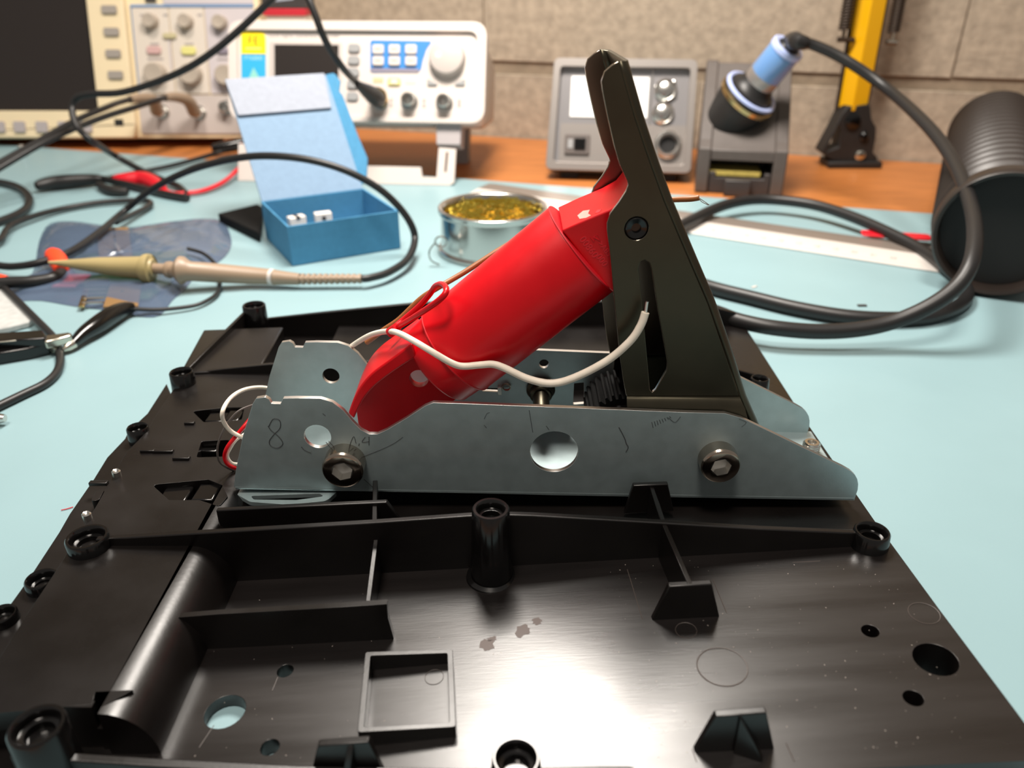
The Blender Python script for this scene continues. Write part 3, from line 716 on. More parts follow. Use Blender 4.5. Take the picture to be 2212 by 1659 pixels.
part('sleeve', MB().tube([AY(842, 719, 206), AY(858, 708, 205)], 1.5, 10), M['red_dark'], rl)
def simple_wire(name, seq, r, mtl, label, n=6):
    P = path(seq, n); return solo(name, MB().tube(P, r, 10), M[mtl], label, 'wire', tuple(P[0]), group='thin wires beside the left end of the bracket')
simple_wire('white_wire', [(610, 846, 236), (568, 837, 231), (530, 841, 220), (500, 858, 206), (482, 885, 196), (482, 908, 196), (497, 930, 197), (520, 943, 198), (545, 950, 200)], 0.62, 'white_wire', 'white wire looping out of the bracket on its left side')
simple_wire('red_wire', [(560, 880, 206), (530, 918, 200), (510, 942, 198), (492, 965, 196), (485, 985, 196), (492, 1003, 196.5), (512, 1012, 199), (540, 1014, 204)], 0.6, 'red', 'red wire bowing out beside the left end of the bracket')
simple_wire('white_wire', [(560, 918, 207), (525, 940, 201), (510, 950, 199), (498, 967, 197.5), (491, 985, 197.5), (500, 1000, 198), (516, 1003, 200), (540, 1004, 204)], 0.5, 'white_wire', 'short white wire nested inside the red wire at the bracket')
simple_wire('grey_wire', [(560, 870, 206), (520, 885, 200), (498, 905, 198), (482, 930, 196), (470, 965, 195), (473, 995, 195.5), (490, 1010, 197), (515, 1020, 200)], 0.3, 'stand', 'hair-thin grey wire bending beside the left end of the bracket')

# ================================================================== OSCILLOSCOPE
SC = Frame((-270, 742, 9), yaw=0, tilt=15)
YZ = lambda a, b, t: (t, a, b)
scope = thing('oscilloscope', 'cream oscilloscope with a dark screen and knob panel at the back left', 'oscilloscope', frame=SC)
def sh(x, y, d=0): return SC.hit(x, y, d)
sr = sh(560, 60)[0]; sb = sh(250, 299)[1]; st = 235.0; sl = -330.0
body = rnd([(sl, sb), (sr, sb), (sr, st), (sl, st)], 8)
part('case', MB().plate(ccw([(3, sb), (3, st), (110, st), (110, sb+30)]), [], YZ, sl, sr), M['cream'], scope, bev=1.5)
scr = sh(212, 200); scb = sh(100, 240)[1]
s_in = [(sl+30, scb), (scr[0], scb), (scr[0], st-20), (sl+30, st-20)]
pl, pt_ = sh(289, 200)[0], st-6
bez = rnd([(sl, sb), (sh(292, 290)[0], sb), (pl, sb+12), (pl, st), (sl, st)], [6, 2, 10, 3, 6])
part('bezel', MB().plate(bez, [s_in], XZ, -4, 4), M['cream'], scope, bev=1.2)
part('screen', MB().box(s_in[0][0]-1, s_in[1][0]+1, 1.5, 3.5, scb-1, st-19), M['screen'], scope)
kw = MB(); kw.plate(rnd([(-6.5, -3.2), (6.5, -3.2), (6.5, 3.2), (-6.5, 3.2)], 1.6), [], XZ, -2, 1); kme = mesh_of(kw, name='soft_key'); kme.materials.append(M['key_grey'])
for (x, y) in ((237, 21), (242, 69), (246, 116), (251, 162)):
    u, v = sh(x, y, -4); inst('soft_key', kme, None, scope, (u, -4, v))
vstep = sh(237, 21)[1]-sh(242, 69)[1]; u, v = sh(237, 21, -4); inst('soft_key', kme, None, scope, (u, -4, v+vstep))
kw = MB(); kw.plate(rnd([(-5, -4.6), (5, -4.6), (5, 4.6), (-5, 4.6)], 1.2), [], XZ, -2, 1)
k1 = mesh_of(kw, name='menu_key'); k1.materials.append(M['key_lilac'])
for x in (-44, 0, 44, 92, 140, 188):
    u, v = sh(x, 274, -4); inst('menu_key', k1, None, scope, (u, -4, v))
u, v = sh(257, 265, -4); part('socket', MB().box(u-4, u+4, -4.3, -3, v-3, v+3), M['black_matte'], scope, bev=0.3)
# control panel: three channel strips, knobs, keys
x0, x1 = sh(290, 100)[0], sh(552, 100)[0]; zt2 = sh(400, 16)[1]; zb2 = sh(400, 202)[1]
xa, xb = sh(369, 100)[0], sh(445, 100)[0]
part('channel_strip', MB().plate(rnd([(x0, zb2), (xa-0.5, zb2), (xa-0.5, zt2), (x0, zt2)], 1), [], XZ, 1.5, 3.5), M['panel_grey'], scope, bev=0.3)
part('channel_strip', MB().plate(rnd([(xa+0.5, zb2), (xb-0.5, zb2), (xb-0.5, zt2), (xa+0.5, zt2)], 1), [], XZ, 1.5, 3.5), M['panel_grey'], scope, bev=0.3)
part('channel_strip', MB().plate(rnd([(xb+0.5, zb2), (x1, zb2), (x1, zt2), (xb+0.5, zt2)], 1), [], XZ, 1.5, 3.5), M['panel_lilac'], scope, bev=0.3)
part('panel_line', MB().box(x0, x1, 1.2, 3.2, zt2+0.8, zt2+2.6), M['panel_blue_line'], scope)
part('panel_top', MB().box(sh(350, 0)[0], x1, 1.6, 3.2, zt2+3, st-8), M['panel_lilac'], scope, bev=0.3)
part('panel_line', MB().box(x0-0.8, x0-0.1, 1.2, 3.2, zb2, zt2+2.6), M['panel_blue_line'], scope)
def knob_mesh(r, h, name='knob'):
    mb = MB().lathe([(r*1.06, 0), (r, h*0.35), (r*0.93, h-0.8), (r*0.85, h), (r*0.5, h-0.3), (0.01, h-0.5)], (0, 0, 0), axis=(0, -1, 0), n=28)
    me = mesh_of(mb, name=name, angle=35); me.materials.append(M['knob_grey']); return me
ks, kb = knob_mesh(6.2, 8), knob_mesh(9.2, 9)
for (x, y) in ((322, 44), (398, 45), (472, 47)): u, v = sh(x, y, -4); inst('small_knob', ks, None, scope, (u, 1.6, v))
for (x, y) in ((333, 158), (410, 160), (486, 162)): u, v = sh(x, y, -4); inst('large_knob', kb, None, scope, (u, 1.6, v))
def pill(name, x, y, w, h, m, d=1.5):
    u, v = sh(x, y, 0); part(name, MB().plate(rnd([(u-w, v-h), (u+w, v-h), (u+w, v+h), (u-w, v+h)], h*0.8), [], XZ, -0.6, d), m, scope, bev=0.3)
M['k_red'] = mat('pale_red_key', (196, 160, 156), 0.5); M['k_yel'] = mat('pale_yellow_key', (212, 206, 128), 0.5); M['k_blu'] = mat('slate_key', (130, 122, 134), 0.5); M['k_olv'] = mat('olive_key', (186, 176, 138), 0.5)
pill('channel_key', 332, 108, 6.2, 3.2, M['k_red']); pill('channel_key', 407, 109, 6.4, 3.4, M['k_yel']); pill('channel_key', 481, 110, 5.2, 2.2, M['k_blu']); pill('math_key', 366, 77, 5.8, 2.2, M['k_olv'])
for (x, y, w) in ((334, 127, 7), (332, 95, 4), (407, 95, 4), (480, 128, 5), (304, 32, 1.2), (356, 32, 2), (430, 32, 2)):
    u, v = sh(x, y); part('printed_legend', MB().box(u-w, u+w, 1.42, 1.6, v-0.9, v+0.9), M['grey_print'], scope)
mb = MB(); u, v = sh(366, 108); mb.box(u-0.8, u+0.8, 1.3, 1.6, v-16, v+8); part('printed_line', mb, M['panel_lilac'], scope)
zz = sh(400, 205)[1]
part('connector_panel', MB().plate(rnd([(sh(300, 250)[0], sb+4), (sr-3, sb+4), (sr-3, zz), (sh(300, 250)[0], zz)], 3), [], XZ, 1.4, 3.4), M['white_pl2'], scope, bev=0.4)
def bnc_mesh():
    mb = MB().lathe([(6.4, 0), (6.4, 1.2), (4.8, 1.4), (4.8, 9), (4.3, 9.4), (3.6, 9.4), (3.6, 2.5), (1.2, 2.5), (1.2, 6), (0.01, 6)], (0, 0, 0), axis=(0, -1, 0), n=28)
    me = mesh_of(mb, name='bnc_connector', angle=30); me.materials.append(M['bright']); return me
bnc = bnc_mesh()
SB = []
for (x, y) in ((348, 241), (428, 243), (487, 232)):
    u, v = sh(x, y, -2); inst('bnc_connector', bnc, None, scope, (u, 1.6, v)); SB.append(SC.w(u, -9, v))
zf_ = lambda y: (-10.8+0.2588*y)/0.9659
for x in (-40, 505):
    u, v = sh(x, 305, 14); part('foot', MB().hexa([(u-8, 10, zf_(10)), (u+8, 10, zf_(10)), (u+8, 30, zf_(30)), (u-8, 30, zf_(30))], [(u-8, 10, sb+2), (u+8, 10, sb+2), (u+8, 30, sb+8), (u-8, 30, sb+8)]), M['beige'], scope, bev=0.8)
    part('rear_foot', MB().hexa([(u-8, 85, zf_(85)), (u+8, 85, zf_(85)), (u+8, 105, zf_(105)), (u-8, 105, zf_(105))], [(u-8, 85, sb+26), (u+8, 85, sb+26), (u+8, 105, sb+31), (u-8, 105, sb+31)]), M['beige'], scope, bev=0.8)
part('printed_legend', MB().box(sh(312, 2)[0], sh(336, 2)[0], 1.3, 1.7, sh(320, 3)[1], sh(320, -6)[1]), M['stand_dark'], scope)

# ================================================================== SIGNAL GENERATOR
GN = Frame((-122, 618, 40.0), yaw=-5.0, tilt=21)
gen = thing('signal_generator', 'white signal generator with a round dial on a fold-out stand beside the wall', 'signal generator', frame=GN)
def gh(x, y, d=0): return GN.hit(x, y, d)
gl, gr = gh(497, 150)[0], gh(1050, 150)[0]; gt, gb = gh(800, 48)[1], gh(900, 266)[1]
ofr = rnd([(gl, gb), (gr, gb), (gr, gt), (gl, gt)], 11, 7)
rim_w = 6.5
ifr = rnd([(gl+rim_w, gb+3.5), (gr-rim_w, gb+3.5), (gr-rim_w, gt-rim_w), (gl+rim_w, gt-rim_w)], 7, 6)
part('front_frame', MB().plate(ofr, [ifr], XZ, -3, 12), M['white_pl'], gen, bev=1.4)
part('faceplate', MB().plate(ifr, [], XZ, 0, 6), M['white_pl'], gen, bev=0.3)
part('case', MB().plate(ccw([(11, gb+4), (11, gt-4), (100, gt-4), (100, gb+22), (40, gb+4)]), [], YZ, gl+4, gr-4), M['panel_grey'], gen, bev=3.0)
def grect(name, xa, ya, xb, yb, m, d0=-0.6, d1=0.2, r=0.0, bev=None, parent=None):
    a = gh(xa, yb); b = gh(xb, ya); p_ = [(a[0], a[1]), (b[0], a[1]), (b[0], b[1]), (a[0], b[1])]
    if r: p_ = rnd(p_, r)
    return part(name, MB().plate(p_, [], XZ, d0, d1), m, parent or gen, bev=bev)
a = gh(522, 116); b = gh(574, 69)
yb_ = part('badge', MB().plate(rnd([(a[0], a[1]), (b[0], a[1]), (b[0], b[1]), (a[0], b[1])], [0.3, 0.3, 5.5, 0.3]), [], XZ, -0.5, 0.2), M['yellow'], gen, label='yellow badge')
text_part('lettering', 'FE', 9.5, M['dark_print'], yb_, ((a[0]+b[0])/2, -0.55, (a[1]+b[1])/2+1.0), depth=0.05)
part('lettering', MB().box((a[0]+b[0])/2-6, (a[0]+b[0])/2+6, -0.58, -0.4, a[1]+3.2, a[1]+4.2), M['k_yel'], yb_)
cb = grect('badge', 522, 118, 574, 172, M['cyan'], -0.5, 0.2)
cb['label'] = 'cyan badge'
a2 = gh(524, 131); b2 = gh(572, 121)
text_part('lettering', 'FY6800', 4.6, M['pale_blue'], cb, ((a2[0]+b2[0])/2, -0.56, (a2[1]+b2[1])/2), depth=0.05)
a = gh(538, 170); b = gh(548, 146); c_ = gh(562, 170)
part('triangle_mark', MB().plate([(a[0], a[1]), (c_[0], a[1]), (b[0], b[1])], [], XZ, -0.55, -0.4), M['pale_green'], cb)
u, v = gh(657, 77); text_part('lettering', 'DDS Signal Generator/Counter', 4.2, M['grey_print'], gen, (u, -0.1, v), depth=0.06)
sf = grect('screen_frame', 584, 91, 739, 176, M['white_pl2'], -0.6, 0.2, r=1.5, bev=0.3)
grect('screen', 594, 98, 732, 172, M['screen'], -0.9, -0.3)
km = MB(); km.plate(rnd([(-4.4, -2.8), (4.4, -2.8), (4.4, 2.8), (-4.4, 2.8)], 2.4), [], XZ, -1.8, 0.4); kme = mesh_of(km, name='soft_key'); kme.materials.append(M['key_mid'])
for k in range(5):
    u, v = gh(766-k*0.9, 104.5+k*26); inst('soft_key', kme, None, gen, (u, 0, v))
bpx = [(800, 87), (934, 89), (922, 106), (914, 130), (910, 150), (902, 157), (800, 157)]
part('key_panel', MB().plate(rnd([gh(x, y) for x, y in bpx], [2, 1, 3, 3, 2, 2, 2]), [], XZ, -0.5, 0.2), M['blue_panel'], gen)
grect('legend_strip', 801, 149, 905, 156, M['k_blu'], -0.6, -0.3, r=0.8)
km = MB(); km.plate(rnd([(-4.2, -3.3), (4.2, -3.3), (4.2, 3.3), (-4.2, 3.3)], 1.4), [], XZ, -2.2, 0.2); kw_me = mesh_of(km, name='function_key'); kw_me.materials.append(M['white_pl'])
lm = mesh_of(MB().box(-2.4, 2.4, -0.04, 0.02, -0.6, 0.6), name='key_legend'); lm.materials.append(M['grey_print'])
for j, y in enumerate((107, 132)):
    for x in (817, 852, 888):
        u, v = gh(x, y, -1); k_ = inst('function_key', kw_me, None, gen, (u, 0, v)); bevel(k_, 0.5)
        inst('legend', lm, None, k_, (0, -2.2, 0))
u, v = gh(965, 122, -4)
dial = part('dial', MB().lathe([(13.6, 0), (13.4, 2), (12.8, 6.0), (12.2, 6.8), (11, 7.2), (0.01, 7.4)], (u, 0.2, v), axis=(0, -1, 0), n=56), M['white_pl2'], gen, angle=30)
part('dimple', MB().lathe([(2.6, 0), (2.5, 0.25), (1.6, 0.3), (0.01, -0.4)], (u-5.6, -7.0, v+0.6), axis=(0, -1, 0), n=20), M['white_pl'], dial)
for (x, s) in ((935, 1), (993, -1)):
    u, v = gh(x, 178)
    part('arrow_key', MB().plate(rnd([(u-4.2*s, v+2.6), (u-3.8*s, v-2.2), (u+5.0*s, v-2.2)], 0.8), [], XZ, -1.4, 0.2), M['key_mid'], gen, bev=0.3)
grect('legend', 806, 168, 828, 179, M['k_olv'], -0.3, 0.1, r=0.4); grect('legend', 876, 169, 898, 181, M['panel_grey'], -0.3, 0.1, r=0.4)
grect('channel_key', 838, 169, 866, 185, M['k_yel'], -1.4, 0.1, r=2.2, bev=0.4)
grect('key_light', 845, 172, 860, 182, M['white_pl'], -1.7, -0.6, r=1.4)
GB = []
for (x, y) in ((818, 215), (882, 216), (958, 219)):
    u, v = gh(x, y, -5); inst('bnc_connector', bnc, None, gen, (u, 0, v)); GB.append(GN.w(u, -9, v))
for (x, y) in ((845, 217), (845, 228), (916, 218), (916, 229), (992, 219), (992, 228)):
    u, v = gh(x, y); part('printed_legend', MB().box(u-1, u+1, -0.08, 0.1, v-1.4, v+1.4), M['grey_print'], gen)
# feet and fold-out stand
for xx in (gh(968, 280)[0], gl+22):
    part('foot_block', MB().plate(rnd([(xx-9.5, gb+1), (xx-9.0, gb-15), (xx+9.0, gb-15), (xx+9.5, gb+1)], 1.2), [], XZ, 2, 22), M['key_lilac'], gen, bev=0.6)
# stand plate stands in its own plane from the feet down to the mat
bl = AZ(975, 401, 0.2); SF = Frame((bl.x, bl.y, 0.2), yaw=-5, tilt=24)
st_px = [(972, 400), (978, 392), (985, 322), (948, 318), (943, 383), (912, 383), (909, 361), (782, 357)]
stl = [SF.hit(x, y) for x, y in st_px]
wl = -165
left_in = [(wl+34, stl[7][1]), (wl+34, stl[5][1]), (wl+12, stl[4][1]), (wl+12, stl[3][1]), (wl, stl[3][1]), (wl, 0.2)]
outl = [(stl[0][0], 0.2), (stl[1][0]+1, 2.5), (stl[2][0], stl[2][1]), (stl[3][0], stl[3][1]), (stl[4][0], stl[4][1]), (stl[5][0], stl[4][1]), (stl[6][0], stl[6][1])]+left_in
sl1, sl2 = SF.hit(966, 328), SF.hit(962, 372)
g_st = MB(); mp = lambda a, b, t: tuple((GN.mat().inverted() @ (SF.w(a, t, b)/1000))*1000)
g_st.plate(ccw(outl), [rnd(ccw([(sl1[0]-0.9, sl1[1]), (sl1[0]+0.9, sl1[1]), (sl2[0]+0.9, sl2[1]), (sl2[0]-0.9, sl2[1])]), 0.5)], mp, 0, 3.0)
part('fold_out_stand', g_st, M['white_pl'], gen, bev=0.5)
zg_ = lambda y: (-GN.o.z-1.8-GN.ey.z*y)/GN.ez.z
for xx in (gl+22, gr-30): part('rear_foot', MB().hexa([(xx-7, 80, zg_(80)), (xx+7, 80, zg_(80)), (xx+7, 94, zg_(94)), (xx-7, 94, zg_(94))], [(xx-7, 80, gb+20), (xx+7, 80, gb+20), (xx+7, 94, gb+24), (xx-7, 94, gb+24)]), M['key_mid'], gen)
# little black and red box on top of the generator
p = GN.w(gh(618, 40)[0], 22, gt-4)
q = AY(616, 34, p.y); TB = Frame((q.x, p.y, q.z), yaw=-3, tilt=0)
bx = thing('battery_box', 'small black box with a red base strip on top of the signal generator', 'box', frame=TB)
bw = 17
part('body', MB().plate(rnd([(-bw, 5), (bw, 5), (bw, 26), (-bw, 26)], 1.5), [], XZ, 0, 24), M['stand_dark'], bx, bev=0.6)
part('red_base', MB().plate(rnd([(-bw, 0), (bw-1, 0), (bw-0.5, 4.9), (-bw, 4.9)], 0.6), [], XZ, -0.5, 23), mat('deep_red_plastic', (176, 30, 44), 0.5), bx, bev=0.4)
part('plinth', MB().box(-bw+2, bw-2, 1, 22, p.z-q.z-0.2+0.0, 0.2) if q.z > p.z else MB().box(-bw+2, bw-2, 1, 22, -1, 0.2), M['panel_grey'], bx)
part('white_label', MB().plate(rnd([(-13, 9), (8, 11), (9, 18), (-12, 17)], 1), [], XZ, -0.15, 0.1), M['box_white'], bx)

# ================================================================== CABLES OVER THE BACK LEFT
def wpath(seq, n=6):
    """(x, y, z) pixel with a height above the mat, or (x, y, None, Y) with a depth"""
    P = [AZ(s[0], s[1], s[2]) if len(s) == 3 else AY(s[0], s[1], s[3]) for s in seq]
    return smooth(P, n)
# coaxial lead: generator socket, up out of view, back over the scope, down to the mat
g0 = GB[0]
seq = [AY(783, 190, g0.y-22), AY(768, 176, g0.y-26), AY(745, 152, 560), AY(715, 110, 550), AY(695, 70, 545), AY(680, 30, 545), AY(662, -10, 548), AY(640, -34, 555), AY(612, -26, 560), AY(580, 5, 560),
       AY(520, 62, 560), AY(460, 112, 560), AY(400, 150, 565), AY(330, 180, 570), AY(260, 200, 575), AY(200, 203, 580), AY(168, 210, 585), AY(157, 228, 585), AY(158, 252, 580), AY(170, 278, 575), AY(200, 305, 572),
       AZ(245, 334, 18), AZ(300, 365, 9), AZ(350, 388, 5), AZ(385, 402, 3.5), AZ(404, 420, 2.6)]
cx_p = smooth(seq, 6)
coax = thing('coaxial_lead', 'black coaxial lead plugged into the signal generator and arching over the oscilloscope', 'cable', tuple(cx_p[0]))
part('cable', MB().tube(cx_p, 2.3, 12), M['rubber'], coax)
dplug = (cx_p[0]-g0).normalized()
part('plug', MB().lathe([(5.6, -3), (6.2, 0), (6.2, 9), (5.4, 12), (5.2, 16), (4.2, 22), (3.0, 30), (2.4, 32)], tuple(g0+Vector((0, 0, 0))), axis=tuple((cx_p[0]-g0).normalized()), n=28), M['rubber'], coax, angle=30)
part('plug_ring', MB().lathe([(6.6, 0), (6.9, 0.6), (6.9, 4), (6.6, 4.6)], tuple(g0+Vector((0, 5, 0))), axis=(0, -1, 0.25), n=28), M['gold'], coax)
def lead(name, label, seq, r, mtl='rubber', n=6, cat='cable'):
    P = wpath(seq, n)
    def run_on(a, b):                              # carry a lead that leaves the picture on across the mat
        d = a-b; d.z = 0; d.normalize(); return [a+d*k*22+Vector((0, -0.08*(k*6)**1.3, 0)) for k in range(1, 8)]
    if seq[0][0] < 0: P = run_on(P[0], P[4])[::-1]+P
    if seq[-1][0] < 0: P = P+run_on(P[-1], P[-5])
    return solo(name, MB().tube(P, r, 12), M[mtl], label, cat, tuple(P[0]), group='loose black cables on the mat')
# two probe leads plugged into the scope
def probe_lead(idx, mouth, seq, label):
    W = [AY(*s) for s in seq]; e = W[-1]; d = (W[-1]-W[-2]); d.z = 0; d.normalize()
    W += [Vector((e.x+d.x*45, e.y+d.y*45, max(e.z*0.5, 2.6))), Vector((e.x+d.x*90, e.y+d.y*80, 2.6)), Vector((e.x+d.x*170, e.y+d.y*130, 2.6))]
    P = smooth([mouth+Vector((0, -2, 0))]+W, 6)
    t = thing('probe_lead', label, 'cable', tuple(P[0]), group='probe leads plugged into the oscilloscope')
    k = 6*2+3
    rad = [5.6, 5.6, 5.5, 5.4, 5.4, 5.2, 5.0, 4.8, 4.6, 4.4, 4.2, 4.0, 3.8, 3.6, 3.4, 3.2][:k+1]
    part('boot', MB().tube(P[:len(rad)], rad, 14), M['probe'], t)
    part('cable', MB().tube(P[len(rad)-2:], 2.2, 10), M['rubber'], t)
    return t
probe_lead(0, SB[0], [(330, 216, 725), (300, 212, 705), (262, 220, 680), (230, 232, 655), (160, 262, 620), (60, 318, 575), (-30, 368, 540), (-120, 420, 505)], 'upper probe lead whose boot plugs into the left oscilloscope socket')
probe_lead(1, SB[1], [(405, 217, 725), (372, 209, 705), (340, 216, 680), (290, 232, 655), (210, 258, 622), (100, 305, 575), (-20, 374, 535), (-120, 430, 500)], 'lower probe lead whose boot plugs into the second oscilloscope socket')
# cables lying on the mat
lead('black_cable', 'black cable making a half loop at the left edge of the mat', [(-60, 388, 3), (0, 394, 3), (40, 405, 3), (62, 425, 3), (60, 446, 3), (40, 462, 3), (0, 478, 3), (-50, 492, 3)], 2.6)
lead('black_cable', 'thin black cable crossing the mat behind the antistatic bag to a tight bend', [(-40, 535, 4), (0, 518, 4), (20, 490, 4), (70, 468, 4), (140, 450, 3), (220, 437, 3), (290, 433, 3), (318, 434, 3), (326, 440, 3), (318, 448, 3), (290, 462, 4), (250, 480, 6)], 1.9)
P = wpath([(-60, 560, 5), (0, 574, 6), (40, 575, 7), (90, 566, 9), (150, 545, 10), (210, 505, 10), (270, 455, 12), (330, 408, None, 478), (400, 372, None, 465), (470, 350, None, 452), (540, 338, None, 442), (610, 338, None, 436), (680, 348, None, 434), (750, 370, None, 434), (815, 405, None, 436), (860, 445, None, 438), (888, 485, None, 438), (896, 520, 10), (880, 560, 6.5), (840, 588, 5.5), (800, 600, 5.5), (782, 602, 5.5)], 6)

# ================================================================== OSCILLOSCOPE PROBE IN FRONT
pr = thing('oscilloscope_probe', 'taupe oscilloscope probe with a khaki hook tip lying on the antistatic bag', 'probe', tuple(AZ(400, 585, 0)))
part('cable', MB().tube(P, 2.0, 12), M['rubber'], pr)
def seg(name, pts, mtl, z=None):
    Q = [AZ(x, y, zz) for x, y, zz, r in pts]; part(name, MB().tube(Q, [r for *_, r in pts], 20), M[mtl], pr, angle=40)
hz = 11.5
seg('hook_tip', [(104, 567, hz+3, 0.7), (130, 568, hz+2, 1.5), (170, 571, hz+1.5, 2.8), (210, 573, hz+1, 4.0), (250, 576, hz, 4.9), (300, 578, hz, 5.6), (313, 579, hz, 5.7)], 'probe_tip')
seg('tip_flange', [(313, 579, hz, 5.4), (315, 579, hz, 7.2), (322, 580, hz, 7.4), (326, 580, hz, 7.2), (328, 580, hz, 5.2), (333, 580, hz, 4.6)], 'probe_tip')
seg('neck', [(331, 580, hz, 2.7), (362, 582, hz, 2.7)], 'probe')
seg('collar', [(360, 582, hz, 2.8), (362, 582, hz, 4.1), (368, 583, hz, 4.4), (371, 583, hz, 3.6), (377, 584, hz, 3.6), (380, 584, hz, 4.6)], 'probe')
seg('barrel', [(378, 584, hz-0.4, 4.0), (382, 584, hz-0.4, 5.6), (390, 584, hz-0.4, 7.2), (396, 584, hz-0.4, 7.0), (404, 585, hz-0.6, 5.6), (412, 586, hz-1, 5.0), (470, 590, 8.6, 4.9), (540, 595, 6.4, 4.5), (586, 598, 5.8, 4.0)], 'probe')
seg('white_band', [(585, 598, 5.8, 4.15), (593, 599, 5.8, 4.1)], 'white_pl')
seg('rear_barrel', [(592, 599, 5.7, 4.0), (620, 601, 5.4, 3.4), (648, 603, 5.2, 2.9)], 'probe')
mb = MB(); mb.tube([AZ(646, 603, 5.2), AZ(780, 602, 5.4)], 2.0, 12)
for k in range(11):
    a = AZ(652+k*12.2, 603-0.1*k, 5.2); b = AZ(659+k*12.2, 603-0.1*k, 5.2); mb.tube([a, b], 2.9-0.04*k, 14)
part('strain_relief', mb, M['probe'], pr, angle=30)
gp = wpath([(405, 537, 9), (440, 548, 7), (466, 572, 5), (470, 590, 2.5), (475, 612, 2.2), (470, 632, 2.2), (450, 648, 2.2), (420, 660, 2.2), (370, 667, 2.5), (330, 669, 3), (285, 667, 4)], 6)
part('ground_wire', MB().tube(gp, 1.0, 10), M['rubber'], pr)
cl = [AZ(x, y, z) for x, y, z in ((290, 664, 4), (268, 668, 4.5), (240, 682, 5), (210, 702, 5), (180, 722, 4.5), (156, 744, 3.5))]
part('clip_sleeve', MB().tube(smooth(cl, 4), [1.6+2.6*math.sin(PI*min(1, (k+1.5)/22)) for k in range(21)], 16), M['black_gloss'], pr)
part('clip_jaw', MB().tube([AZ(158, 742, 3.5), AZ(146, 750, 3.0), AZ(136, 756, 2.4)], [2.2, 1.9, 1.0], 10), M['clip_metal'], pr)

# ================================================================== BLUE CARTON
fl_, fr_ = AZ(632, 576, 0), AZ(866, 537, 0)
byaw = math.degrees(math.atan2(fr_.y-fl_.y, fr_.x-fl_.x)); BW = (fr_-fl_).length
BF = Frame((fl_.x, fl_.y, 0.3), yaw=byaw)
carton = thing('blue_carton', 'small open blue cardboard box with its lid standing up on the mat', 'carton', frame=BF)
BH = BF.hit(640, 487)[1]; BD = 58.0; tk = 1.1
part('front_wall', MB().box(0, BW, 0, tk, 0, BH), M['box_out'], carton, bev=0.2)
part('left_wall', MB().box(0, tk, tk, BD, 0, BH), M['box_out'], carton, bev=0.2)
part('right_wall', MB().box(BW-tk, BW, tk, BD, 0, BH), M['box_out'], carton, bev=0.2)
part('back_wall', MB().box(tk, BW-tk, BD-tk, BD, 0, BH), M['box_out'], carton, bev=0.2)
part('bottom', MB().box(tk, BW-tk, tk, BD-tk, 0, tk), M['box_in'], carton)
# lid: hinged on the back wall, leaning back a little
lo = BF.w(0, BD, BH); LF = Frame(tuple(lo), yaw=byaw, tilt=41)
inv = BF.mat().inverted()
def LM(a, b, t): return tuple((inv @ (LF.w(a, t, b)/1000))*1000)
lid_px = [(568, 408), (752, 398), (776, 398), (700, 158), (480, 178)]
lz = LF.hit(560, 170)[1]; xr = LF.hit(740, 330)[0]
part('lid', MB().plate([(0.5, 0), (BW-0.5, 0), (BW-0.5, lz), (0.5, lz)], [], LM, 0, 1.1), M['box_in'], carton, bev=0.2)
part('lid_flap', MB().plate(rnd([(1.5, lz-25), (BW-4.5, lz-25), (BW-2, lz), (0, lz)], [1, 1, 0.5, 0.5]), [], LM, -1.8, -0.4), M['box_white'], carton, bev=0.2)
# curved side tab of the lid, folded towards the viewer
tab = rnd([(0, 2), (5, 7), (9.5, 18), (8.0, 34), (6.5, lz-17), (5.2, lz-14), (8.2, lz-8), (6, lz-1), (0, lz)], [1, 3, 4, 6, 2, 1, 3, 3, 1])
def TM(a, b, t):
    return LM(BW-0.6+a*0.80+t*0.6, b, -a*0.45+t*0.8)
part('lid_tab', MB().plate(tab, [], TM, 0, 1.0), M['box_out'], carton, bev=0.2)
for k, (x, y, yaw) in enumerate(((640, 470, 0.3), (697, 462, -0.2))):
    p = AZ(x, y, 14); F2 = Frame((p.x, p.y, 11.5), yaw=byaw+math.degrees(yaw)*0.5)
    ch = thing('terminal_part', ('white slotted ceramic part nearer the left wall inside the blue carton', 'white ceramic part with a dark centre in the middle of the blue carton')[k], 'small part', frame=F2, group='ceramic parts in the blue carton')
    part('body', MB().box(-5, 5, -3, 3, -9.9, 3.5), M['chip_white'], ch, bev=0.5)
    if k == 0: part('slot', MB().box(-1.2, 1.2, -3.2, 3.2, 2.0, 3.7), M['stand_dark'], ch)
    else: part('pin', MB().lathe([(1.3, 0), (1.3, 0.5), (0.01, 0.5)], (0, -3, 0.6), axis=(0, -1, 0), n=16), M['stand_dark'], ch)
# black sleeve lying behind the carton's left side
a = AZ(470, 462, 6)
mb = MB().plate(ccw([(AZ(x, y, 6).x, AZ(x, y, 6).y) for x, y in ((470, 461), (556, 440), (566, 446), (560, 504), (552, 500))]), [], XY, 0.2, 6)
solo('black_case', mb, M['jet'], 'flat black case lying against the left side of the blue carton', 'case', (a.x, a.y, 0), bev=0.8)

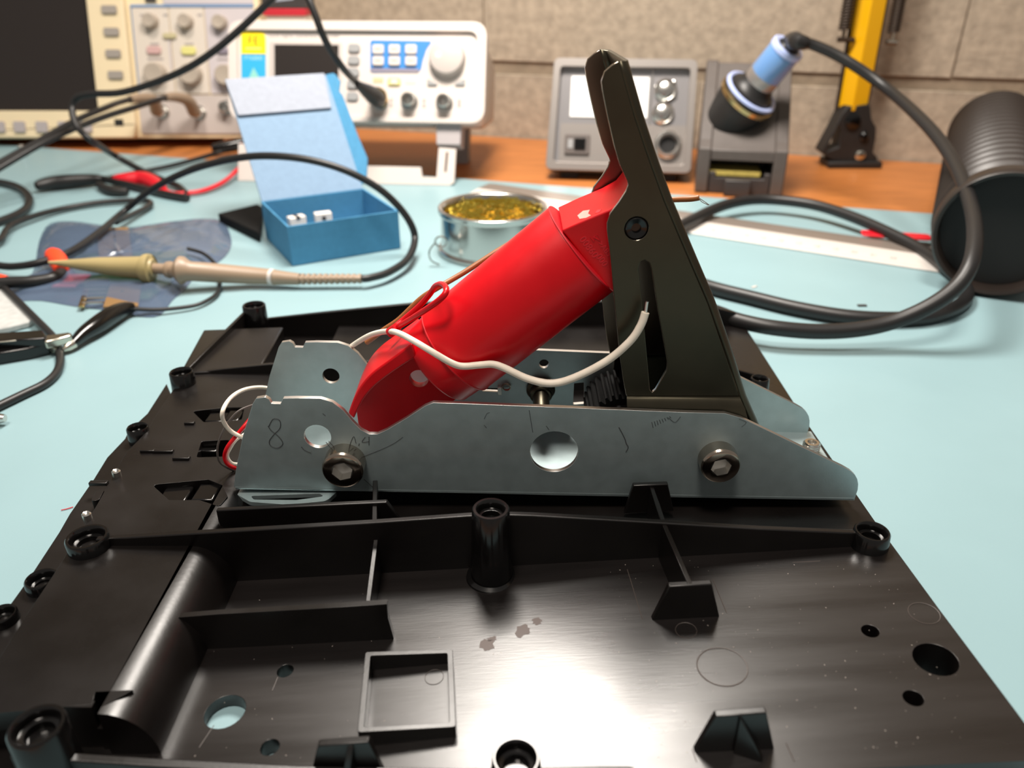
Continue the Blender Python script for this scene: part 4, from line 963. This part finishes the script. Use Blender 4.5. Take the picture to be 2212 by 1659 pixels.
# ================================================================== BRASS WOOL TIN
tc = AZ(945, 560, 0); TR = 30.5
tcx, tcy = AZ(1066, 540, 0).x, AZ(1066, 540, 0).y
tinb = thing('tip_cleaner_tin', 'round polished tin of brass wool standing on the mat behind the red cylinder', 'tin', (tcx, tcy, 0.2))
THh = 26.0
part('wall', MB().lathe([(TR-1, 0), (TR+1.6, 0.4), (TR+1.9, 1.6), (TR+1.2, 2.8), (TR, 3.2), (TR-0.6, THh-4), (TR+0.6, THh-3.4), (TR+1.0, THh-2.2), (TR+0.6, THh-1), (TR+0.9, THh-0.5), (TR+0.4, THh), (TR-0.8, THh), (TR-2.2, THh-1.4), (TR-2.4, THh-6), (TR-2.4, 2), (0.01, 2)], (tcx, tcy, 0.2), n=64), M['tin'], tinb, angle=50)
part('wool_core', MB().lathe([(TR-3, 6), (TR-4, THh-7), (TR*0.5, THh-3.5), (0.01, THh-2.4)], (tcx, tcy, 0.2), n=40), M['brass_deep'], tinb)
mb = MB(); rd = random.Random(11)
for k in range(260):
    a = rd.uniform(0, 2*PI); rr = (TR-5)*math.sqrt(rd.random()); bx_, by_ = tcx+rr*math.cos(a), tcy+rr*math.sin(a)
    bz = THh-2.2-2.2*(rr/TR)**2+rd.uniform(-1.4, 1.4); R1 = rd.uniform(1.6, 4.0); ph = rd.uniform(0, 6.28); tl_ = rd.uniform(-0.9, 0.9); t2 = rd.uniform(-0.9, 0.9)
    pts = []
    for j in range(11):
        b = ph+j*0.52; u, v = R1*math.cos(b), R1*math.sin(b)
        X, Y = bx_+u, by_+v*0.8
        if math.hypot(X-tcx, Y-tcy) > TR-3: s = (TR-3)/math.hypot(X-tcx, Y-tcy); X, Y = tcx+(X-tcx)*s, tcy+(Y-tcy)*s
        pts.append((X, Y, bz+u*tl_*0.5+v*t2*0.5+0.12*j))
    # flat curled ribbon
    vv = []; ff = []
    for j, q in enumerate(pts):
        wv = Vector((rd.uniform(-.1, .1), 0.25, 0.55)); vv += [Vector(q)-wv*0.55, Vector(q)+wv*0.55]
    for j in range(len(pts)-1): ff.append((2*j, 2*j+1, 2*j+3, 2*j+2))
    mb.add(vv, ff)
o = part('brass_wool', mb, M['brass'], tinb, fix=False, angle=70); o['kind'] = 'stuff'
lp = AZ(955, 517, 15)
mb = MB().tube([(lp.x-0.5+3.2*math.cos(t), lp.y-1.5, 14+3.0*math.sin(t)) for t in [2*PI*k/24 for k in range(24)]], 0.55, 8, closed=True)
mb.tube(smooth([(lp.x-4, lp.y-1, 13), (lp.x-7, lp.y-2, 9), (lp.x-6.5, lp.y-2.5, 4), (lp.x-2, lp.y-2, 1)], 5), 0.5, 8)
part('wire_clasp', mb, M['tin'], tinb)

# ================================================================== SOLDERING STATION
s0 = AZ(1183, 392, -2); s1 = AZ(1500, 402, -2)
syaw = -7.0
SS = Frame(tuple((s0+s1)/2+Vector((0, 6, 0))), yaw=syaw, tilt=20)
stn = thing('soldering_station', 'silver-fronted soldering station with a display painted white with lamp glare behind the dark lever', 'soldering station', frame=SS)
def ssh(x, y, d=0): return SS.hit(x, y, d)
xl, xr2 = ssh(1190, 250)[0], ssh(1498, 250)[0]; zb, zt3 = ssh(1340, 372)[1], ssh(1340, 130)[1]
fr = rnd([(xl-2, zb), (xr2+0.5, zb), (xr2, zt3), (xl+1, zt3)], 5, 6)
fi = rnd([(xl+4, zb+6), (xr2-5, zb+6), (xr2-5, zt3-6), (xl+6, zt3-6)], 3, 4)
part('front_frame', MB().plate(fr, [fi], XZ, -5, 8), M['silver'], stn, bev=1.4)
part('case', MB().plate(ccw([(7, zb+2), (7, zt3-2), (90, zt3-2), (90, zb+33)]), [], YZ, xl+1.5, xr2-1), M['station'], stn, bev=1.5)
part('faceplate', MB().plate(fi, [], XZ, 0.5, 4), M['silver_panel'], stn)
def srect(name, xa, ya, xb_, yb, m, d0=-0.6, d1=0.6, r=0.6, bev=None, parent=None):
    a = ssh(xa, yb); b = ssh(xb_, ya); return part(name, MB().plate(rnd([(a[0], a[1]), (b[0], a[1]), (b[0], b[1]), (a[0], b[1])], r), [], XZ, d0, d1), m, parent or stn, bev=bev)
srect('display', 1231, 167, 1403, 252, M['display'], -0.4, 0.6)
srect('lower_panel', 1207, 272, 1482, 352, M['silver'], -0.5, 0.6, r=1.5)
sw = srect('power_switch', 1219, 292, 1275, 333, M['station'], -2.4, 0.4, r=1.0, bev=0.5)
srect('rocker', 1240, 300, 1266, 324, M['black_gloss'], -3.6, -2, r=0.6, bev=0.5, parent=sw)
srect('rocker', 1226, 302, 1239, 322, M['key_mid'], -3.0, -2, r=0.6, bev=0.5, parent=sw)
srect('divider', 1404, 150, 1409, 270, M['bright'], -0.5, 0.6, r=0.3)
for (x, y) in ((1439, 193), (1433, 243)):
    u, v = ssh(x, y, -4)
    part('button', MB().lathe([(8.6, 0), (8.4, 2.2), (7.2, 3.2), (6.4, 3.0), (5.6, 3.6), (5.2, 5.2), (3, 6.0), (0.01, 6.2)], (u, 0.5, v), axis=(0, -1, 0), n=32), M['bright'], stn, angle=30)
for (x, y) in ((1418, 189), (1456, 178), (1458, 210), (1428, 208)):
    u, v = ssh(x, y); part('indicator', MB().lathe([(1.6, 0), (1.5, 0.8), (0.01, 1.2)], (u, 0.4, v), axis=(0, -1, 0), n=14), M['bright'], stn)
u, v = ssh(1443, 312, -2)
sk = part('iron_socket', MB().lathe([(10.5, 0), (10.5, 2), (9.6, 2.6), (9.0, 2.6), (9, 5.5), (8.4, 6.2), (7.4, 6.2), (7.4, -1), (0.01, -1)], (u, 0.4, v), axis=(0, -1, 0), n=36), M['bright'], stn, angle=30)
part('socket_core', MB().lathe([(6.4, 0), (6.2, 2), (0.01, 2)], (u, 1.0, v), axis=(0, -1, 0), n=24), M['rubber'], sk)
zq_ = lambda y: (-1.9-SS.o.z-SS.ey.z*y)/SS.ez.z
for sx in (0.15, 0.85):
    u = xl+(xr2-xl)*sx; part('foot', MB().hexa([(u-7, 6, zq_(6)), (u+7, 6, zq_(6)), (u+7, 22, zq_(22)), (u-7, 22, zq_(22))], [(u-7, 6, zb+2.5), (u+7, 6, zb+2.5), (u+7, 22, zb+9), (u-7, 22, zb+9)]), M['black_matte'], stn, bev=0.5)

# ================================================================== IRON STAND, IRON AND ITS CABLE
t0, t1 = AZ(1497, 414, -1.8), AZ(1692, 428, -1.8)
tyaw = -12.0
ST = Frame(tuple((t0+t1)/2), yaw=tyaw)
stand = thing('iron_stand', 'dark grey plastic soldering iron stand with a sloping top beside the station', 'iron stand', frame=ST)
hw = (t1-t0).length/2
zf = ST.hit(1590, 308)[1]; zk = ST.hit(1600, 133, 62)[1]
W2 = hw*0.97
side = [(0, 0), (78, 0), (78, zk-4), (70, zk), (62, zk), (8, zf), (0, zf-5)]
part('left_cheek', MB().plate(rnd(ccw(side), 2), [], YZ, -W2, -W2+9), M['stand'], stand, bev=1.0)
part('right_cheek', MB().plate(rnd(ccw(side), 2), [], YZ, W2-9, W2), M['stand'], stand, bev=1.0)
zs_ = ST.hit(1590, 352)[1]
part('sloping_top', MB().plate(ccw([(1.5, zs_+1), (76, zs_+1), (76, zk-3), (62, zk-1), (8.5, zf-1), (1.5, zf-6)]), [], YZ, -W2+8.8, W2-8.8), M['stand'], stand, bev=0.6)
part('recess_back', MB().box(-W2+8.8, W2-8.8, 34, 40, 0.2, zs_+1.2), M['stand_dark'], stand)
zd = ST.hit(1590, 375)[1]
part('sponge_tray', MB().plate([(-W2+9.5, 0.2), (W2-9.5, 0.2), (W2-9.5, zd), (W2-14, zd), (W2-14, zd-4), (-W2+14, zd-4), (-W2+14, zd), (-W2+9.5, zd)], [], XZ, 2, 33), M['stand_dark'], stand, bev=0.6)
u0, u1 = ST.hit(1564, 400)[0], ST.hit(1620, 400)[0]
part('tray_pull', MB().box(u0, u1, -6, 2.2, 0.2, zd-3.5), M['stand_dark'], stand, bev=0.8)
solo_p = ST.w(ST.hit(1590, 370)[0], 18, zd-3.8)
sp = Frame(tuple(solo_p), yaw=tyaw)
sg = link('sponge', mesh_of(MB().box(-24, 18, -13, 13, 0.05, 4.5), name='sponge'), M['sponge']); sg.matrix_world = sp.mat(); bevel(sg, 1.2, 3)
props(sg, 'yellow cleaning sponge in the tray slot of the iron stand', 'sponge'); BASE[sg.name] = Vector((0, 0, 0))
# holder funnel on the slope
axi = (AY(1705, 92, 560)-AY(1612, 232, 592)); axi = Vector((0.42, -0.42, 0.80)).normalized()
hc = AY(1622, 200, 600)
inv2 = ST.mat().inverted(); tol = lambda v: tuple((inv2 @ (Vector(v)/1000))*1000); tod = lambda v: tuple((inv2.to_3x3() @ Vector(v)))
part('holder', MB().lathe([(15, -34), (18, -20), (20.3, -6), (20.6, -1), (19.5, 0), (17, 0), (15, -3), (13, -14)], tol(hc), axis=tod(axi), n=44), M['black_matte'], stand, angle=35)
part('holder_ring', MB().lathe([(20.4, -6.5), (21.2, -6), (21.3, -3), (20.5, -2.5)], tol(hc), axis=tod(axi), n=44), M['gold'], stand)
part('holder_lip', MB().lathe([(17.2, 0.0), (17.4, 1.3), (18.6, 2.0), (20.2, 1.4), (20.6, 0)], tol(hc), axis=tod(axi), n=44), M['iron_pale'], stand)
tipc = AY(1700, 92, 0.0) if False else None
# iron: its rear end projects at about (1690, 95)
def axpoint(px, py):
    r = ray(px, py); # closest point on the axis line to the ray
    w0 = EYE-hc; a = r.dot(r); b = r.dot(axi); c_ = 1.0; d = r.dot(w0); e = axi.dot(w0)
    return (a*e-b*d)/(a*c_-b*b)
t_a, t_b, t_c = axpoint(1636, 180), axpoint(1660, 150), axpoint(1695, 97)
iron = thing('soldering_iron', 'soldering iron with a blue sleeve resting in the stand', 'soldering iron', tuple(hc))
part('grip', MB().lathe([(6, -8), (13, -2), (16.8, 1.0), (16.4, 3), (15, t_a*0.45), (12.5, t_a*0.95), (11.5, t_a+2)], tuple(hc), axis=tuple(axi), n=40), M['rubber'], iron, angle=40)
part('collar', MB().lathe([(11.2, t_a-1), (11.6, t_a), (11.6, t_a+8), (11.3, t_a+9)], tuple(hc), axis=tuple(axi), n=36), M['silver'], iron)
part('sleeve', MB().lathe([(11.3, t_a+8), (11.5, t_a+9), (11.3, t_c-3), (11.0, t_c-2)], tuple(hc), axis=tuple(axi), n=36), M['iron_blue'], iron)
part('end_ring', MB().lathe([(11.2, t_c-3), (11.9, t_c-2.4), (11.8, t_c+0.6), (10.8, t_c+1.4), (8.0, t_c+1.0), (7.6, t_c-2)], tuple(hc), axis=tuple(axi), n=36), M['iron_pale'], iron)
ec = hc+axi*(t_c-1)
ic_pts = [ec, ec+axi*7+Vector((2, 0, 0)), AY(1722, 90, 560), AY(1760, 98, 558), AY(1830, 132, 550), AY(1920, 195, 530), AY(2000, 268, 470), AY(2055, 340, 425), AY(2090, 420, 382), AY(2106, 490, 350), AY(2100, 560, 328), AY(2070, 615, 320), AY(2010, 660, 316), AY(1930, 695, 315), AY(1850, 712, 314), AY(1760, 716, 314), AY(1670, 708, 316), AY(1600, 694, 322), AY(1560, 680, 328), AY(1500, 655, 338)]
ic_pts += [AZ(1420, 600, 5), AZ(1400, 540, 5), AZ(1440, 505, 5), AZ(1500, 472, 7), AZ(1560, 445, 9), AZ(1620, 432, 10), AZ(1680, 432, 10), AZ(1760, 443, 10), AZ(1840, 468, 9), AZ(1920, 503, 7), AZ(1990, 540, 5), AZ(2045, 580, 4), AZ(2080, 614, 3.6), AZ(2088, 640, 3.6), AZ(2065, 664, 3.6), AZ(2010, 683, 3.6), AZ(1930, 689, 3.6), AZ(1830, 684, 3.6), AZ(1720, 666, 3.6), AZ(1620, 642, 3.6), AZ(1540, 622, 3.6), AZ(1440, 590, 3.6)]
part('cord', MB().tube(smooth(ic_pts, 6), 3.4, 14), M['rubber'], iron, angle=60)
part('cord_boot', MB().tube(smooth([ec+axi*(-1), ec+axi*6, AY(1722, 90, 560), AY(1745, 94, 559)], 4), [7.4, 7.2, 7, 6.6, 6.3, 6, 5.8, 5.6, 5.4, 5, 4.6, 4.2, 3.6], 16), M['rubber'], iron)

# ================================================================== YELLOW LAMP ARM
lb = AZ(1850, 348, -1.8)
lamp = thing('desk_lamp', 'yellow square-tube lamp arm with black springs clamped at the wall', 'desk lamp', (lb.x, lb.y-12, -1.8))
LYy = lb.y-14
def LQ(x, y, Y=None): return AY(x, y, LYy if Y is None else Y)
def beam(mb, a, b, w, d, up=Vector((0, -1, 0))):
    a, b = Vector(a), Vector(b); t = (b-a).normalized(); s = t.cross(up).normalized(); f = s.cross(t).normalized()
    mb.hexa([a-s*w-f*d, a+s*w-f*d, a+s*w+f*d, a-s*w+f*d], [b-s*w-f*d, b+s*w-f*d, b+s*w+f*d, b-s*w+f*d])
mb = MB(); a_, b_ = LQ(1840, 236), LQ(1882, 0); d_ = (b_-a_).normalized(); top = a_+d_*300
beam(mb, a_, top, 7.2, 9, Vector((0.35, -1, 0))); part('arm_tube', mb, M['lamp_yellow'], lamp, bev=0.8)
for (x0, y0, x1, y1) in ((1824, 64, 1838, -20), (1930, 70, 1944, -20)):
    s0_ = LQ(x0, y0, LYy-2); s1_ = s0_+d_*((LQ(x1, y1, LYy-2)-s0_).length*2.4)
    mb = MB(); n_ = 300; pts = []; u_, w_ = perp(d_)
    for k in range(n_+1):
        a = k*2*PI/10; pts.append(s0_+(s1_-s0_)*(k/n_)+(u_*math.cos(a)+w_*math.sin(a))*3.9)
    mb.tube(pts, 1.0, 6); mb.tube([s0_, s1_], 2.6, 8); part('spring', mb, M['spring'], lamp, angle=70)
    mb = MB(); h0 = s0_; h1 = s0_-d_*7; mb.tube([h0+u_*0, h0-d_*3, h1], 1.3, 8); mb.tube([h1+Vector((-4, 0, 0)), h1+Vector((9 if x0 < 1880 else 4, 0, -0.5))], 2.0, 8)
    part('spring_hook', mb, M['clip_metal'] if x0 > 1880 else M['spring'], lamp)
mb = MB(); off = Vector((-10.5, 5, 0)); mb.tube([a_+off-d_*2, a_+off+d_*120], 1.6, 8); part('side_rod', mb, M['spring'], lamp)
mb = MB(); off = Vector((12.5, 6, 0)); mb.tube([a_+off-d_*2, a_+off+d_*120], 3.0, 10); part('side_rod', mb, M['spring'], lamp)
# clamp with hinge, screw and gusset
fo = [(1832, 230), (1880, 226), (1883, 258), (1893, 275), (1892, 300), (1886, 330), (1896, 340), (1894, 354), (1860, 356), (1846, 354), (1796, 346), (1775, 330), (1800, 285), (1818, 248)]
ho = [(1812, 268), (1818, 282), (1812, 318), (1786, 328), (1788, 318)]
pz = lambda x, y: (LQ(x, y, LYy-10).x, LQ(x, y, LYy-10).z)
part('clamp_body', MB().plate(ccw([pz(x, y) for x, y in fo]), [ccw([pz(x, y) for x, y in ho])], XZ, LYy-10, LYy+8), M['black_matte'], lamp, bev=1.5)
for (x, y, r, m) in ((1866, 294, 3.6, 'black_gloss'), (1857, 336, 4.2, 'clip_metal'), (1842, 262, 6, 'black_gloss')):
    p = LQ(x, y, LYy-10); part('clamp_screw', MB().lathe([(r, 0), (r, 2), (r*0.6, 3.2), (0.01, 3.2)], (p.x, LYy-9.5, p.z), axis=(0, -1, 0), n=20), M[m], lamp)
p = LQ(1840, 350, LYy); part('clamp_foot', MB().box(p.x-24, p.x+20, LYy-14, LYy+10, -1.8, 3.5), M['black_matte'], lamp, bev=1.0)

# ================================================================== BLACK CORRUGATED HOSE
hcn = Vector((237, 374, 32.3)); hd = Vector((0.46, 0.89, 0.0)).normalized(); HR = 31
hose = thing('corrugated_hose', 'wide black corrugated hose lying open end forward at the right edge', 'hose', (hcn.x, hcn.y, 0.5))
prof = [(HR-4, 60), (HR-3.6, 6), (HR-2.6, 0), (HR-1.0, -0.6), (HR, 0.6), (HR, 13), (HR-1, 15)]
h = 15
for k in range(18):
    prof += [(HR-4.8, h+2), (HR-5.2, h+4), (HR-4.4, h+6), (HR-0.4, h+8.5), (HR+1.0, h+11), (HR-0.4, h+13.5)]; h += 15
prof += [(HR-4, h), (HR-4, h+2)]
part('tube', MB().lathe(prof, tuple(hcn), axis=tuple(hd), n=72), M['hose'], hose, angle=50)
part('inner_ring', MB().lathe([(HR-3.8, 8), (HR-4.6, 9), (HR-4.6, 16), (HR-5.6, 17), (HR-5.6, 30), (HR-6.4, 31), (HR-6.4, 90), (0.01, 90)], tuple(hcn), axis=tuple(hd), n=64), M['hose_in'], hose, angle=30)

# ================================================================== STEEL RULE AND RED TAB UNDER THE CORD
ra, rb = AZ(1440, 491, 2), AZ(2010, 580, 2); rd_ = (rb-ra).normalized(); ryaw = math.degrees(math.atan2(rd_.y, rd_.x))
RF = Frame((ra.x, ra.y, 0.15), yaw=ryaw)
rule = thing('drawing_rule', 'long pale aluminium rule with printed figures lying under the iron cord', 'ruler', frame=RF)
RL = (rb-ra).length+60; RW = 42; R0 = (AZ(988, 428, 2)-ra).dot(rd_)
part('blade', MB().plate(ccw([(0, 0), (19.5, 0), (19.5, 3.0), (16, 2.7), (1.0, 1.2), (0, 0.8)]), [], YZ, R0, RL), M['alu'], rule, bev=0.2)
part('grip_strip', MB().plate(ccw([(19.5, 0), (RW, 0), (RW, 1.4), (34, 3.2), (19.5, 3.2)]), [], YZ, R0, RL), M['alu_grey'], rule, bev=0.2)
for k in range(13):
    x = 6+k*10.4
    text_part('figure', str(10+k), 3.6, M['grey_print'], rule, (x, 8.0, 2.0), rot=(math.radians(5), 0, 0), depth=0.02)
mb = MB()
for k in range(140): mb.box(2+k*1.04-0.06, 2+k*1.04+0.06, 1.6, 3.0+(1.4 if k % 5 == 0 else 0)+(1.2 if k % 10 == 0 else 0), 1.15, 1.42+0.05*(k % 5 == 0))
o = part('scale_mark', mb, M['grey_print'], rule); o['kind'] = 'stuff'
p = AZ(1930, 507, 4.5); mb = MB()
solo('red_tab', MB().plate(rnd([(p.x-19, p.y-2), (p.x+18, p.y-11), (p.x+21, p.y-1), (p.x-17, p.y+8)], 3), [], XY, 3.9, 5.2), M['red_soft'], 'flat red plastic tab lying on the aluminium rule under the cord', 'tab', (p.x, p.y, 3.9), bev=0.3)

# ================================================================== RED AND BLACK TEST CLIPS AT THE BACK LEFT
def clip(name, label, px, z, mtl, wire_seq, wmtl, wr=1.5, rmax=4.4, cat='test clip'):
    P = smooth([AZ(x, y, z) for x, y in px], 5); t = thing(name, label, cat, tuple(P[0]-Vector((0, 0, z-0.3))), group='test clips in front of the oscilloscope')
    m = len(P); part('sleeve', MB().tube(P, [1.4+(rmax-1.4)*math.sin(PI*min(1, (k+1)/(m+1)))**0.6 for k in range(m)], 16), M[mtl], t)
    if wire_seq: part('wire', MB().tube(wpath(wire_seq, 6), wr, 10), M[wmtl], t)
    return t
clip('test_clip', 'red sleeved test clip on the mat in front of the oscilloscope with its red wire', [(246, 388), (275, 389), (310, 388), (336, 398), (352, 410)], 5, 'red_soft', [(350, 408, 5), (372, 418, 3), (400, 418, 3), (440, 412, 3), (480, 395, 4), (510, 370, 6), (530, 345, 9), (534, 325, 12), (520, 312, 16)], 'red_soft', 1.7, 6)
clip('test_clip', 'long black sleeved test clip pointing left on the mat below the oscilloscope', [(78, 402), (110, 396), (160, 391), (220, 386)], 5.5, 'rubber', [(218, 386, 5), (260, 395, 4), (310, 408, 3), (360, 420, 3), (405, 428, 3)], 'rubber', 2.6, 5.2)
clip('test_clip', 'dark green-black clip lying beneath the red sleeved clip', [(212, 398), (240, 412), (276, 414)], 3.6, 'black_matte', None, None, 1, 3.4)
lead('black_cable', 'black cable running from behind the carton down to the red sleeved clip', [(520, 320, 10), (498, 322, 8), (470, 330, 5), (430, 342, 4), (370, 358, 3.4), (300, 372, 3.2), (240, 385, 4)], 1.8)
p = AZ(485, 318, 6); solo('banana_plug', MB().tube([p+Vector((-10, -4, 0)), p, p+Vector((14, 4, 2)), p+Vector((24, 6, 2))], [3, 5, 5.4, 3.6], 16), M['black_gloss'], 'glossy black banana plug lying on the bench edge beside the carton lid', 'plug', tuple(p-Vector((0, 0, 5.5))))
p = AZ(52, 338, 0)
scr_ = thing('grub_screw', 'tiny bright threaded screw standing at the far left mat edge', 'screw', (p.x, p.y, 0.1))
mb = MB().lathe([(2.2, 0), (2.2, 9), (1.6, 9.6), (0.01, 9.6)], (p.x, p.y, 0.1), n=16)
for k in range(5): mb.tube([(p.x+2.4*math.cos(a*PI/8), p.y+2.4*math.sin(a*PI/8), 1.4+k*1.8) for a in range(16)], 0.5, 6, closed=True)
part('thread', mb, M['bright'], scr_)

# ================================================================== ANTISTATIC BAG WITH A BOARD
bag_px = [(70, 590), (85, 520), (110, 482), (170, 480), (270, 494), (330, 486), (400, 476), (455, 472), (485, 482), (500, 518), (494, 545), (470, 568), (430, 590), (400, 625), (372, 650), (345, 682), (300, 684), (240, 672), (160, 662), (90, 650), (30, 648), (20, 620)]
bc = AZ(260, 570, 0)
BO = smooth([AZ(x, y, 0.2) for x, y in bag_px], 3, closed=True); nb = len(BO)
mb = MB(); rings = 9; vv = []; ff = []; rr = random.Random(5)
for side_ in (1, -1):
    base_i = len(vv)
    for k in range(rings+1):
        s = k/rings
        for q in BO:
            d = q-bc; h = (1-s**5)*6.2 if side_ > 0 else 0.05
            if side_ > 0: h += 0.7*math.sin(q.x*0.13+k*1.7)*math.sin(q.y*0.11+k)*(1-s)*2
            vv.append(Vector((bc.x+d.x*s, bc.y+d.y*s, 0.25+max(h, 0.02))))
    for k in range(rings):
        for j in range(nb): l = (j+1) % nb; ff.append((base_i+k*nb+j, base_i+k*nb+l, base_i+(k+1)*nb+l, base_i+(k+1)*nb+j))
mb.add(vv, ff)
bag = solo('antistatic_bag', mb, M['film'], 'crinkled grey-blue antistatic bag lying under the oscilloscope probe', 'bag', tuple(bc), angle=60, fix=False)
brd = thing('circuit_board', 'small circuit board with tan connectors inside the antistatic bag', 'circuit board', (bc.x, bc.y, 0.4))
a, b = AZ(300, 520, 2), AZ(260, 640, 2)
part('board', MB().plate(rnd([(AZ(150, 572, 1).x, AZ(150, 572, 1).y), (AZ(200, 650, 1).x, AZ(200, 650, 1).y), (AZ(322, 650, 1).x, AZ(322, 650, 1).y), (AZ(420, 570, 1).x, AZ(420, 570, 1).y), (AZ(400, 545, 1).x, AZ(400, 545, 1).y), (AZ(170, 552, 1).x, AZ(170, 552, 1).y)], 2), [], XY, 0.5, 2.0), M['pcb'], brd)
def conn(px, z, h, name='connector', m='tan'):
    q = ccw([(AZ(x, y, z).x, AZ(x, y, z).y) for x, y in px]); part(name, MB().plate(q, [], XY, z-h, z), M[m], brd, bev=0.4)
conn([(208, 494), (277, 490), (287, 560), (214, 562)], 5.4, 3.4)
conn([(238, 612), (306, 610), (298, 660), (222, 662)], 3.4, 1.6)
conn([(182, 620), (192, 622), (182, 660), (168, 660)], 3.2, 1.4, 'gold_contact', 'gold')
for k in range(6):
    y = 606+k*9.5; a = AZ(186-k*1.5, y+1, 3.0); b = AZ(236-k*2.5, y, 3.0); part('pin', MB().tube([a, b], 0.7, 8), M['tin_wire'], brd)
part('pin_hole', MB().lathe([(1.0, 0), (1.0, 0.12), (0.01, 0.12)], tuple(AZ(264, 629, 3.4)), n=14), M['stand_dark'], brd)
q = AZ(152, 605, 3.6); part('pink_label', MB().box(q.x-6, q.x+6, q.y-8, q.y+10, 2.0, 3.4), M['pink'], brd, bev=0.4)
mb = MB(); a, b = AZ(246, 492, 5.5), AZ(252, 560, 5.5); mb.tube([a, b], 0.5, 6); part('groove', mb, M['stand_dark'], brd)
p = AZ(122, 560, 9)
solo('orange_sleeve', MB().tube(smooth([AZ(108, 548, 10), AZ(120, 556, 9), AZ(130, 572, 8.5), AZ(132, 582, 8)], 4), [3.2, 3.8, 4.2, 4.6, 4.8, 4.8, 4.8, 4.6, 4.4, 4.2, 4, 3.6, 2.6], 14), M['orange'], 'bright orange-red sleeve under the tip of the oscilloscope probe', 'sleeve', (p.x, p.y, 5))
lead('black_cable', 'thick dark cable lying along the bag from the orange sleeve to the left edge', [(132, 582, 7), (130, 592, 6), (110, 602, 6), (70, 608, 6), (20, 610, 6), (-40, 612, 6)], 3.0)
p = AZ(2, 608, 6); solo('orange_plug', MB().tube([p+Vector((-6, 0, 0)), p, p+Vector((3.6, -0.4, 0))], [3, 3.8, 3.0], 14), M['orange'], 'orange plug end at the left picture edge beside the antistatic bag', 'plug', tuple(p-Vector((0, 0, 4))))

# grey foam pouch, tweezers-like black clip and lead at the left edge
fo_ = [(-60, 560), (0, 620), (40, 650), (76, 686), (60, 696), (20, 706), (-60, 722)]
Q = ccw(rnd([(AZ(x, y, 3).x, AZ(x, y, 3).y) for x, y in fo_], 2, 3))
solo('foam_pouch', MB().plate(Q, [], XY, 0.2, 3.2), M['foam'], 'pale grey foam pouch poking in at the left edge', 'pouch', (Q[0][0], Q[0][1], 0.2), bev=0.8)
cp = thing('crocodile_clip', 'black-handled crocodile clip with bright jaws entering from the left edge', 'clip', tuple(AZ(40, 750, 0.3)))
def bar(name, px, z0, z1, m):
    q = ccw([(AZ(x, y, z1).x, AZ(x, y, z1).y) for x, y in px]); part(name, MB().plate(q, [], XY, z0, z1), M[m], cp, bev=0.6)
bar('lower_handle', [(-60, 748), (100, 736), (104, 742), (60, 752), (-60, 772)], 0.4, 5.5, 'black_gloss')
bar('upper_handle', [(-60, 722), (92, 712), (100, 724), (96, 730), (-60, 740)], 5.0, 9.0, 'black_gloss')
bar('seam_plate', [(-60, 740), (95, 727), (96, 729), (-60, 744)], 8.0, 8.8, 'clip_metal')
bar('upper_jaw', [(90, 725), (148, 717), (154, 719), (153, 724), (120, 733), (96, 738)], 4.4, 8.0, 'clip_metal')
bar('lower_jaw', [(96, 738), (128, 742), (120, 752), (100, 748)], 1.0, 4.0, 'clip_metal')
lead('black_cable', 'black lead passing under the crocodile clip and curving off to the left', [(-20, 596, 4), (5, 618, 4), (40, 652, 4.2), (76, 688, 4), (104, 716, 3), (120, 735, 1.8), (128, 760, 1.8), (130, 785, 1.8), (120, 808, 1.8), (95, 830, 1.8), (50, 852, 1.8), (0, 876, 1.8), (-60, 905, 1.8)], 1.7)
p = AZ(2, 904, 3); solo('metal_tip', MB().tube([p+Vector((-14, -2, 0)), p+Vector((-3, 0, 0)), p+Vector((1.4, 0.2, 0))], [2.2, 2.4, 1.4], 14), M['bright'], 'shiny rounded metal tip at the left edge on the bare mat', 'metal tip', tuple(p-Vector((0, 0, 2.4))))
# crumbs on the mat
p = AZ(1862, 661, 0.1); solo('chip', MB().box(p.x-2.2, p.x+2.2, p.y-0.9, p.y+0.9, 0.1, 0.7), M['stand_dark'], 'tiny dark sliver on the bare mat between the iron cords and hose', 'chip', (p.x, p.y, 0.1), bev=0.1)
p = AZ(1629, 620, 0.1); solo('paper_scrap', MB().plate([(p.x-2, p.y-1), (p.x-0.6, p.y-1.4), (p.x+2, p.y+1), (p.x+0.4, p.y+1.2)], [], XY, 0.1, 0.4), M['white_pl'], 'tiny white paper scrap on the mat above the iron cord', 'scrap', (p.x, p.y, 0.1))
p0 = [AZ(132, 1102, 0.3), AZ(145, 1099, 0.3), AZ(158, 1095, 0.3)]
solo('red_thread', MB().tube(smooth(p0, 4), 0.14, 6), M['red_soft'], 'short red thread on the mat beside the left edge of the black shell', 'thread', tuple(p0[0]))
